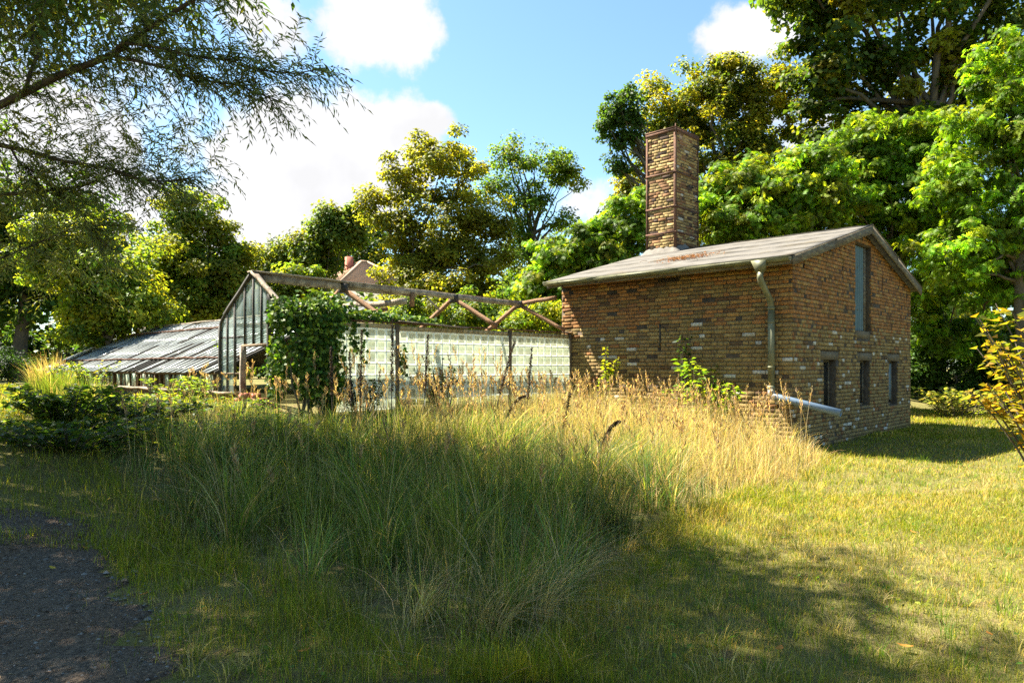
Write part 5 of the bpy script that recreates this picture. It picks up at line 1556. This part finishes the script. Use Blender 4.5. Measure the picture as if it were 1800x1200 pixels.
def build_grass():
    parts = []
    # meadow: small tufts, each with its own hue
    nt = 2300
    x = R.uniform(-5.8, 5.3, nt * 3); y = R.uniform(3.4, 15.8, nt * 3)
    k = inside(TALL, x, y); x, y = x[k][:nt], y[k][:nt]
    ed = edge_dist(TALL, x, y)
    size = smooth01(.25 + ed / 1.3) * np.clip(.55 + .28 * noise2(x, y, .9, 2.0) + R.normal(0, .12, len(x)), .22, 1.0) * meadow_h(x, y)
    hues = np.array([(.10, .16, .025), (.07, .13, .04), (.18, .20, .025), (.23, .22, .04), (.14, .17, .025)])
    hue = hues[R.choice(5, len(x), p=[.3, .2, .2, .12, .18])] * np.exp(R.normal(-.1, .38, (len(x), 1)))
    per = 22
    idx = np.repeat(np.arange(len(x)), per); n = len(idx)
    az = R.uniform(0, 6.28, n); rr = .13 * np.sqrt(R.random(n))
    bx, by = x[idx] + np.cos(az) * rr, y[idx] + np.sin(az) * rr
    straw = R.random(n) < np.clip(.10 + dryness(bx, by), 0, .92)
    far = smooth01((by - 9) / 3)
    h = np.clip(size[idx] * R.uniform(.5, 1.3, n) * (1 + .35 * far), .10, 1.1)
    bend = np.clip(np.abs(R.normal(.45, .3, n)), .05, 1.15) * np.where(straw, .8, 1.0)
    col = np.where(straw[:, None], tint(n, (.46, .37, .18), .28, (.28, .20, .10), .3), hue[idx] * np.exp(R.normal(0, .2, (n, 1))))
    w = R.uniform(.004, .010, n) * np.clip(by / 8, .75, 1.5)
    w = np.where(straw, w * .65, w)
    parts.append(blades(bx, by, h, w, az + R.normal(0, .6, n), bend, col, 3))
    # arching tussocks: bluish green ones in the shade, pale dead ones at the front
    m = 105
    x = R.uniform(-4.6, 2.2, m * 4); y = R.uniform(4.0, 10.5, m * 4)
    k = inside(TALL, x, y) & (edge_dist(TALL, x, y) > .1); x, y = x[k][:m], y[k][:m]
    x = np.concatenate([x, [-.15, .12, .35, -.6, .5, .9, -1.4, -.05]]); y = np.concatenate([y, [3.9, 4.25, 4.8, 4.2, 5.3, 5.9, 4.9, 4.6]])
    m = len(x)
    pale = R.random(m) < .17; pale[-8:] = [True, True, False, True, True, True, False, True]
    per = 78; idx = np.repeat(np.arange(m), per); n = len(idx)
    az = R.uniform(0, 6.28, n); rr = .12 * np.sqrt(R.random(n))
    sway = R.uniform(0, 6.28, m)[idx]
    sway = np.where(pale[idx], -.4, sway); az = np.where(R.random(n) < np.where(pale[idx], .2, .5), az, sway + R.normal(0, .55, n))
    hb = (np.clip(R.normal(.74, .13, m), .45, 1.0) * np.where(pale, .85, 1))[idx] * R.uniform(.5, 1.25, n) * smooth01(.5 + edge_dist(TALL, x, y) / .9)[idx] * meadow_h(x, y)[idx]
    sc_ = np.exp(R.normal(0, .25, (m, 1)))[idx]
    col = np.where((pale[idx] | (R.random(n) < .2))[:, None], tint(n, (.42, .33, .17), .25, (.30, .21, .10), .3), tint(n, (.095, .16, .04), .22, (.18, .20, .03), .35)) * sc_
    wd = R.uniform(.005, .011, n) * np.clip(y[idx] / 7, .75, 1.4) * np.where(pale[idx], .55, 1)
    parts.append(blades(x[idx] + np.cos(az) * rr, y[idx] + np.sin(az) * rr, hb, wd, az + R.normal(0, .35, n), np.clip(R.normal(.75, .28, n) + np.where(pale[idx], .3, 0), .15, 1.35), col, 5, p=1.9))
    # thin culms: straw ones thick by the wall, and bent, tangled ones all through the green
    n = 21000
    x = R.uniform(-5, 5.3, n); y = R.uniform(3.5, 15.8, n)
    k = inside(TALL, x, y) & (R.random(n) < .26 + 1.0 * dryness(x, y)); x, y = x[k], y[k]; n = len(x)
    ed = edge_dist(TALL, x, y)
    h = R.uniform(.42, 1.0, n) * smooth01(.35 + ed / 1.0) * (1 + .15 * smooth01((y - 9) / 3)) * np.where(y < 7.5, .8, 1)
    h *= meadow_h(x, y)
    wild = R.random(n) < .4
    leanaz = np.where(wild, R.uniform(0, 6.28, n), R.normal(2.6, .8, n))
    bend = np.where(wild, np.clip(R.normal(.8, .35, n), .1, 1.35), np.clip(R.normal(.3, .2, n), .02, .9))
    c3 = tint(n, (.50, .40, .21), .25, (.33, .24, .12), .3)
    grn = R.random(n) < .35 * (1 - dryness(x, y)); c3[grn] = tint(int(grn.sum()), (.16, .19, .04), .25)
    parts.append(blades(x, y, h, R.uniform(.0025, .005, n) * np.clip(y / 8, .75, 1.5), leanaz, bend, c3, 4, p=2.6))
    # flattened dead thatch between the tufts
    n = 9000
    x = R.uniform(-5.8, 5.3, n); y = R.uniform(3.3, 13, n)
    k = inside(TALL, x, y) | ((edge_dist(TALL, x, y) < .35) & ~inside(PATH, x, y)); x, y = x[k], y[k]; n = len(x)
    parts.append(blades(x, y, R.uniform(.15, .4, n), R.uniform(.003, .007, n), R.uniform(0, 6.28, n), R.uniform(.9, 1.4, n), tint(n, (.30, .22, .11), .35), 3, p=1.3))
    V, F, C = merge(parts)
    tag(mesh_np("tall_grass", V, F, M['blade'], col=C), "unmown meadow grass, green in the shade and straw coloured by the brick wall", kind="stuff")

    # flowering stems with feathery heads
    n = 520
    x = R.uniform(-5, 5, n * 3); y = R.uniform(6.0, 15.6, n * 3)
    k = inside(TALL, x, y) & (edge_dist(TALL, x, y) > .15) & (R.random(n * 3) < .15 + .85 * smooth01((y - 8) / 3)); x, y = x[k][:n], y[k][:n]; n = len(x)
    m = 50
    xx = np.array([wl(a, b)[:2] for a, b in zip(R.uniform(-6.9, -3.2, m), R.uniform(3.3, 4.75, m))])
    x = np.concatenate([x, xx[:, 0]]); y = np.concatenate([y, xx[:, 1]]); n0 = n; n = len(x)
    hh = R.uniform(.8, 1.32, n) * (.72 + .28 * smooth01((y - 8.5) / 2.5)) * (.35 + .65 * meadow_h(x, y)); hh[n0:] = R.uniform(.75, 1.35, m); az = R.normal(2.4, 1.2, n); bend = np.clip(R.normal(.18, .12, n), .0, .5)
    tan_c = tint(n, (.40, .30, .17), .25)
    st = blades(x, y, hh, R.uniform(.004, .006, n) * np.clip(y / 9, .8, 1.4), az, bend, tan_c, 5)
    m = 20
    u = np.repeat(np.linspace(.78, 1.02, m)[None], n, 0)
    hor = hh[:, None] * bend[:, None] * u ** 2; ver = hh[:, None] * (u - .42 * bend[:, None] ** 2 * u ** 2.4)
    P = np.stack([x[:, None] + np.cos(az)[:, None] * hor, y[:, None] + np.sin(az)[:, None] * hor, ground_z(x, y)[:, None] + ver], -1).reshape(-1, 3)
    N = len(P); aa = R.uniform(0, 6.28, N); wgt = np.repeat(1.15 - np.abs(np.linspace(-.8, 1, m)), n).reshape(m, n).T.ravel()
    ax = np.stack([np.cos(aa) * .55, np.sin(aa) * .55, np.ones(N)], -1)
    hd = leaf_geo(P, ax, unit(R.normal(0, 1, (N, 3))), .055 * (.4 + wgt), .012 * np.clip(P[:, 1] / 9, .8, 1.5), tint(N, (.40, .29, .17), .25, (.26, .16, .10), .35), .1, .2, .5)
    V, F, C = merge([st, hd])
    tag(mesh_np("flowering_grass", V, F, M['blade'], col=C), "tall tan grass stems with feathery seed heads before the block wall", kind="stuff")

    # short lawn
    parts = []
    def lawn(n, xr, yr, ypow, hmul, dens_fn, wmul=1.0, path=False):
        x = R.uniform(*xr, n); y = yr[0] + (yr[1] - yr[0]) * R.random(n) ** ypow
        k = ~inside(TALL, x, y) & (path | ~(inside(PATH, x, y) & (edge_dist(PATH, x, y) > .05 + .12 * R.random(n)))) & dens_fn(x, y)
        s = (x - CORNER[0]) * U2[0] + (y - CORNER[1]) * U2[1]; t = (x - CORNER[0]) * V2[0] + (y - CORNER[1]) * V2[1]
        k &= ~((s > -.05) & (t > -.03) & (s < 7.3) & (t < 5.4)) & ~((s > -6.95) & (t > 4.9) & (s < 0))
        k &= (np.abs(x / y) < .80)
        x, y = x[k], y[k]; n = len(x)
        patch = noise2(x, y, 1.4, .3); p2 = noise2(x, y, 3.7, 1.9)
        dry = R.random(n) < np.clip(.30 + .35 * patch, .05, .8) * (x > .2) + .12 * (x <= .2)
        h = np.clip(R.uniform(.03, .075, n) * (1 + .7 * np.maximum(p2, 0)) * hmul, .015, .3)
        # ragged where it meets the meadow
        ed = edge_dist(TALL, x, y); h *= 1 + 1.6 * np.exp(-ed / .35)
        col = np.where(dry[:, None], tint(n, (.42, .32, .085), .25), tint(n, (.14, .18, .012), .28, (.24, .23, .016), .42))
        w = np.clip(y, 3, 30) * .00075 * R.uniform(.7, 1.3, n) * wmul
        parts.append(blades(x, y, h, w, R.uniform(0, 6.28, n), np.clip(np.abs(R.normal(.5, .3, n)), .05, 1.1), col, 2))
    lawn(95000, (-.6, 6.5), (3.3, 8.5), 1.5, 1.0, lambda x, y: x > -.3)
    lawn(70000, (1.0, 11.0), (6.0, 18.0), 1.3, 1.1, lambda x, y: x > 1.2)
    lawn(30000, (6.0, 18.0), (15.0, 24.0), 1.0, 1.6, lambda x, y: x > 3, 1.3)
    lawn(40000, (-3.2, .3), (3.3, 6.8), 1.2, 1.5, lambda x, y: R.random(len(x)) < .6 + .5 * noise2(x, y, 1.6, 4.0))
    lawn(5200, (-7.0, -1.2), (3.0, 6.8), 1.0, 1.5, lambda x, y: inside(PATH, x, y) & (edge_dist(PATH, x, y) < .42) & (noise2(x, y, 2.2, 1.0) > .15), path=True)
    lawn(3600, (-6.0, -3.2), (5.3, 6.1), 1.0, 1.4, lambda x, y: np.abs(y - 5.72 - .1 * np.sin(3 * x)) < .16, path=True)
    lawn(26000, (-7.5, -2.5), (5.0, 9.5), 1.2, 1.5, lambda x, y: R.random(len(x)) < .7 + .4 * noise2(x, y, 1.3, 2.0))
    lawn(42000, (-17, -4), (8.5, 25), 1.2, 1.7, lambda x, y: np.ones_like(x, bool), 2.2)
    # dead straw lying in the mown turf
    n = 5200
    x = R.uniform(.3, 7.5, n); y = 3.3 + 9 * R.random(n) ** 1.4
    k = ~inside(TALL, x, y) & (np.abs(x / y) < .8); x, y = x[k], y[k]; n = len(x)
    parts.append(blades(x, y, R.uniform(.05, .16, n), R.uniform(.002, .0045, n) * np.clip(y / 5, .8, 1.6), R.uniform(0, 6.28, n), R.uniform(.9, 1.4, n), tint(n, (.42, .31, .13), .3, (.24, .16, .07), .35), 2, p=1.3))
    # clover and plantain leaves in the turf, longer tufts
    n = 5200
    x = R.uniform(-3.2, 7.5, n); y = 3.3 + 8 * R.random(n) ** 1.4
    k = ~inside(TALL, x, y) & ~inside(PATH, x, y) & (noise2(x, y, 1.9, 5.0) > .12) & (np.abs(x / y) < .8); x, y = x[k], y[k]; n = len(x)
    P = np.column_stack([x, y, ground_z(x, y) + R.uniform(.02, .06, n)]); a = R.uniform(0, 6.28, n)
    parts.append(leaf_geo(P, np.column_stack([np.cos(a), np.sin(a), R.uniform(-.1, .5, n)]), np.array([0, 0, 1.0]) + R.normal(0, .3, (n, 3)), R.uniform(.02, .05, n), R.uniform(.012, .028, n), tint(n, (.09, .16, .025), .3, (.22, .24, .04), .3)))
    m = 420
    x = R.uniform(-3.0, 7.0, m * 3); y = 3.3 + 8 * R.random(m * 3) ** 1.3
    k = ~inside(TALL, x, y) & ~(inside(PATH, x, y) & (edge_dist(PATH, x, y) > .1)) & (np.abs(x / y) < .8); x, y = x[k][:m], y[k][:m]; m = len(x)
    idx = np.repeat(np.arange(m), 16); n = len(idx); a = R.uniform(0, 6.28, n)
    c4 = np.array([(.10, .17, .02), (.20, .22, .03), (.42, .33, .14)])[R.choice(3, m, p=[.5, .3, .2])][idx] * np.exp(R.normal(0, .2, (n, 1)))
    parts.append(blades(x[idx] + .04 * np.cos(a), y[idx] + .04 * np.sin(a), R.uniform(.06, .17, m)[idx] * R.uniform(.6, 1.2, n), R.uniform(.003, .006, n), a + R.normal(0, .4, n), R.uniform(.3, 1.1, n), c4, 3))
    V, F, C = merge(parts)
    tag(mesh_np("lawn_grass", V, F, M['blade'], col=C), "short patchy lawn grass, green with dry straw coloured spots", kind="stuff")


def build_ground_cover():
    # leafy low growth that knits brambles, goldenrod and meadow together
    n = 9000
    x = R.uniform(-7.2, -2.6, n); y = R.uniform(7.9, 11.6, n)
    t = (x - CORNER[0]) * V2[0] + (y - CORNER[1]) * V2[1]; s_ = (x - CORNER[0]) * U2[0] + (y - CORNER[1]) * U2[1]
    k = (s_ < -7.1) & (t > 2.6) & (noise2(x, y, 1.5, 3.0) + .25 * R.normal(0, 1, n) > -.05); x, y = x[k], y[k]; n = len(x)
    hgt = np.clip(.16 + .14 * noise2(x, y, 1.9, 1.0), .04, .4) * R.random(n) ** .5
    P = np.column_stack([x, y, ground_z(x, y) + hgt + .02]); a = R.uniform(0, 6.28, n)
    V, F, C = leaf_geo(P, np.column_stack([np.cos(a), np.sin(a), R.uniform(-.3, .4, n)]), np.array([0, 0, 1.0]) + R.normal(0, .4, (n, 3)), R.uniform(.045, .09, n), R.uniform(.03, .06, n), tint(n, (.06, .11, .022), .3, (.16, .19, .025), .25), .2, .2, .42)
    tag(mesh_np("ground_cover", V, F, M['leaf'], col=C), "low leafy growth between the brambles and the long greenhouse", kind="stuff")


def build_dry_clumps():
    def clump(name, label, x, y, h, rad, n, straw, lean_az=None):
        z = float(ground_z(x, y)); a = R.uniform(0, 6.28, n); r = rad * np.sqrt(R.random(n)) * .8
        root = empty(name, (x, y, z), label, "grass clump")
        bx, by = np.cos(a) * r, np.sin(a) * r
        hh = h * R.uniform(.45, 1.1, n) * (1.1 - .5 * r / rad)
        col = np.where((R.random(n) < straw)[:, None], tint(n, (.46, .34, .16), .2), tint(n, (.10, .15, .025), .25, (.18, .2, .03), .3))
        V, F, C = blades(bx, by, hh, np.full(n, .012 * max(y / 18, .5)), a + R.normal(0, .4, n), np.clip(R.normal(.35, .2, n), .02, .9), col, 4, z=np.zeros(n))
        mesh_np("foliage", V, F, M['blade'], col=C, parent=root)
    x, y = (95 - 900) / FOC * 20.5, 20.5
    clump("pampas_clump", "tan feathery grass clump behind the far end of the glass roof, by the lawn", x, y, 1.25, .75, 900, .85)
    clump("reed_clump", "big green arching grass clump at the far left end of the glass roof", (105 - 900) / FOC * 16.5, 16.5, .8, .8, 1000, .08)
    clump("reed_clump", "green grass clump in front of the sill, right of the big arching clump", (150 - 900) / FOC * 14.2, 14.2, .55, .6, 500, .12)


def build_stalks():
    """dead dark seed stalks standing in the meadow"""
    spots = [((905, 598), (868, 700), 11.0, "tall dark seed stalk bent over before the right end of the glass blocks", .16),
             ((935, 612), (925, 720), 11.6, "straight dark seed stalk just right of the bent one", .0),
             ((1002, 690), (985, 760), 10.6, "short dark seed stalk below the right end of the block wall", .05),
             ((690, 560), (688, 720), 10.0, "thin straight dark seed stalk beside the first post of the block wall", .0),
             ((636, 580), (632, 720), 10.2, "thickest dark seed stalk in front of the left glass blocks", .02),
             ((614, 620), (620, 730), 9.8, "short dark seed stalk next to the thickest stalk", .0),
             ((752, 590), (745, 720), 11.0, "thin dark seed stalk before the middle of the block wall", .02),
             ((925, 690), (875, 735), 10.4, "dark seed head curving low to the right in the meadow", .35),
             ((1090, 735), (1045, 800), 9.0, "dark seed head drooping right in the yellow grass", .3),
             ((582, 610), (584, 730), 10.2, "brown seed stalk at the edge of the ivy", .02)]
    for (tx, ty), (bx, by), d, label, arch in spots:
        top = at(tx, ty, d); low = at(bx, by, d); gz = float(ground_z(low[0], low[1]))
        base = np.array([low[0] + (low[0] - top[0]) * .3, d, gz])
        root = empty("dead_stalk", base, label, "seed stalk", "dead dark seed stalks in the meadow")
        q = np.linspace(0, 1, 12)[:, None]
        ln = top - base
        pts = ln * q + np.array([0, 0, arch * .9]) * (q * (1 - q)) * 2 - np.array([0, 0, arch * .5]) * np.maximum(q - .8, 0) * 5 * .3
        mb = MB(); mb.tube(pts, np.linspace(.008, .004, 12), 5); mb.build("stem", M['stalk_dark'], root)
        n = 330
        f = .45 + .55 * R.random(n); i = np.minimum((f * 11).astype(int), 10); fr = (f * 11 - i)[:, None]
        p = pts[i] * (1 - fr) + pts[i + 1] * fr
        taper = (1.15 - f)[:, None] * .9 + .1
        p = p + R.normal(0, .0115, (n, 3)) * taper * 1.5
        V, F, C = leaf_geo(p, R.normal(0, 1, (n, 3)) + np.array([0, 0, .6]), R.normal(0, 1, (n, 3)), R.uniform(.022, .038, n), .018, tint(n, (.05, .034, .024), .3))
        mesh_np("seed_head", V, F, M['litter'], col=C, parent=root)


def build_litter():
    # twigs and leaves caught on the roof
    p = wl(.85, 2.55); p[2] = roof_z(.85) + .01
    root = empty("twig_litter", p, "dry twigs and brown leaves lying on the roof felt below the chimney", "debris", rotz=ROT)
    mb = MB()
    for k in range(60):
        a = R.uniform(0, 6.28); L = R.uniform(.08, .3); s, t = R.normal(0, .12), R.normal(0, .34)
        z = SL * s + .01 + .05 * R.random()
        mb.tube([(s, t, z), (s + math.cos(a) * L * .5, t + math.sin(a) * L * .5, z + SL * math.cos(a) * L * .5 + .03 * R.random()), (s + math.cos(a) * L, t + math.sin(a) * L, z + SL * math.cos(a) * L + .04 * R.random())], .0045, 4)
    mb.build("twigs", M['dry_twig'], root)["kind"] = "stuff"
    n = 300
    s, t = R.normal(0, .13, n), R.normal(0, .3, n)
    P = np.stack([s, t, SL * s + .01 + .05 * R.random(n)], -1)
    V, F, C = leaf_geo(P, R.normal(0, 1, (n, 3)) * np.array([1, 1, .2]), np.array([0, 0, 1.0]) + R.normal(0, .4, (n, 3)), R.uniform(.03, .08, n), R.uniform(.02, .04, n), tint(n, (.27, .13, .06), .3))
    mesh_np("leaves", V, F, M['litter'], col=C, parent=root)["kind"] = "stuff"
    # fallen leaves lying singly on lawn and path
    pts = [((150, 968), "on the dark path near its grassy rim", 1), ((385, 935), "on the bare ground between path and tall grass", 0), ((535, 1155), "on the shaded lawn below the tall grass", 0),
           ((1370, 1152), "on the shaded lawn, long and orange", 0), ((1590, 1148), "on the lawn at the shadow edge", 0), ((1740, 1125), "on the sunny lawn in the lower right corner", 0),
           ((1605, 942), "on the sunny lawn right of the dry patch", 0), ((92, 1003), "small and yellow on the path", 1), ((255, 1050), "on the path edge", 1), ((218, 1027), "pale brown on the path beside the grass", 1)]
    for (px, py), where, onpath in pts:
        k = (px - 900) / FOC; m = (py - YH) / FOC
        d = 1.0
        while d < 40 and EYE - m * d > float(ground_z(k * d, d)): d += .01
        x, y = k * d, d
        c = (.42, .17, .03) if 'yellow' not in where else (.5, .36, .05)
        if 'pale' in where: c = (.34, .22, .12)
        L = R.uniform(.055, .085) * (1.3 if 'long' in where else 1)
        u = np.linspace(0, 1, 5); w = L * .5 * np.sin(np.clip(u * 1.05 + .02, 0, 1) * math.pi) ** .8 * .5
        cup = .15 * L * (u - .5) ** 2 * 4
        V = np.concatenate([np.stack([u * L - L / 2, w, cup + .25 * w], -1), np.stack([u * L - L / 2, 0 * w, cup], -1), np.stack([u * L - L / 2, -w, cup + .25 * w], -1)])
        F = [(i, 5 + i, 6 + i, i + 1) for i in range(4)] + [(5 + i, 10 + i, 11 + i, 6 + i) for i in range(4)]
        col = tint(15, c, .12)
        o = mesh_np("fallen_leaf", V, np.array(F), M['litter'], col=col)
        o.location = (x, y, float(ground_z(x, y)) + (.022 if onpath else .035)); o.rotation_euler = (R.normal(0, .2), R.normal(0, .2), R.uniform(0, 6.28))
        tag(o, "fallen leaf lying " + where, "leaf", "fallen leaves on lawn and path")


# ------------------------------------------------------------------ build
build_ground()
build_path()
build_brick_building()
build_roofless()
build_wing()
build_far_house()
build_trees()
build_far_wood()
build_hedges()
build_willow()
build_ivy()
build_plants()
build_grass()
build_ground_cover()
build_dry_clumps()
build_stalks()
build_litter()
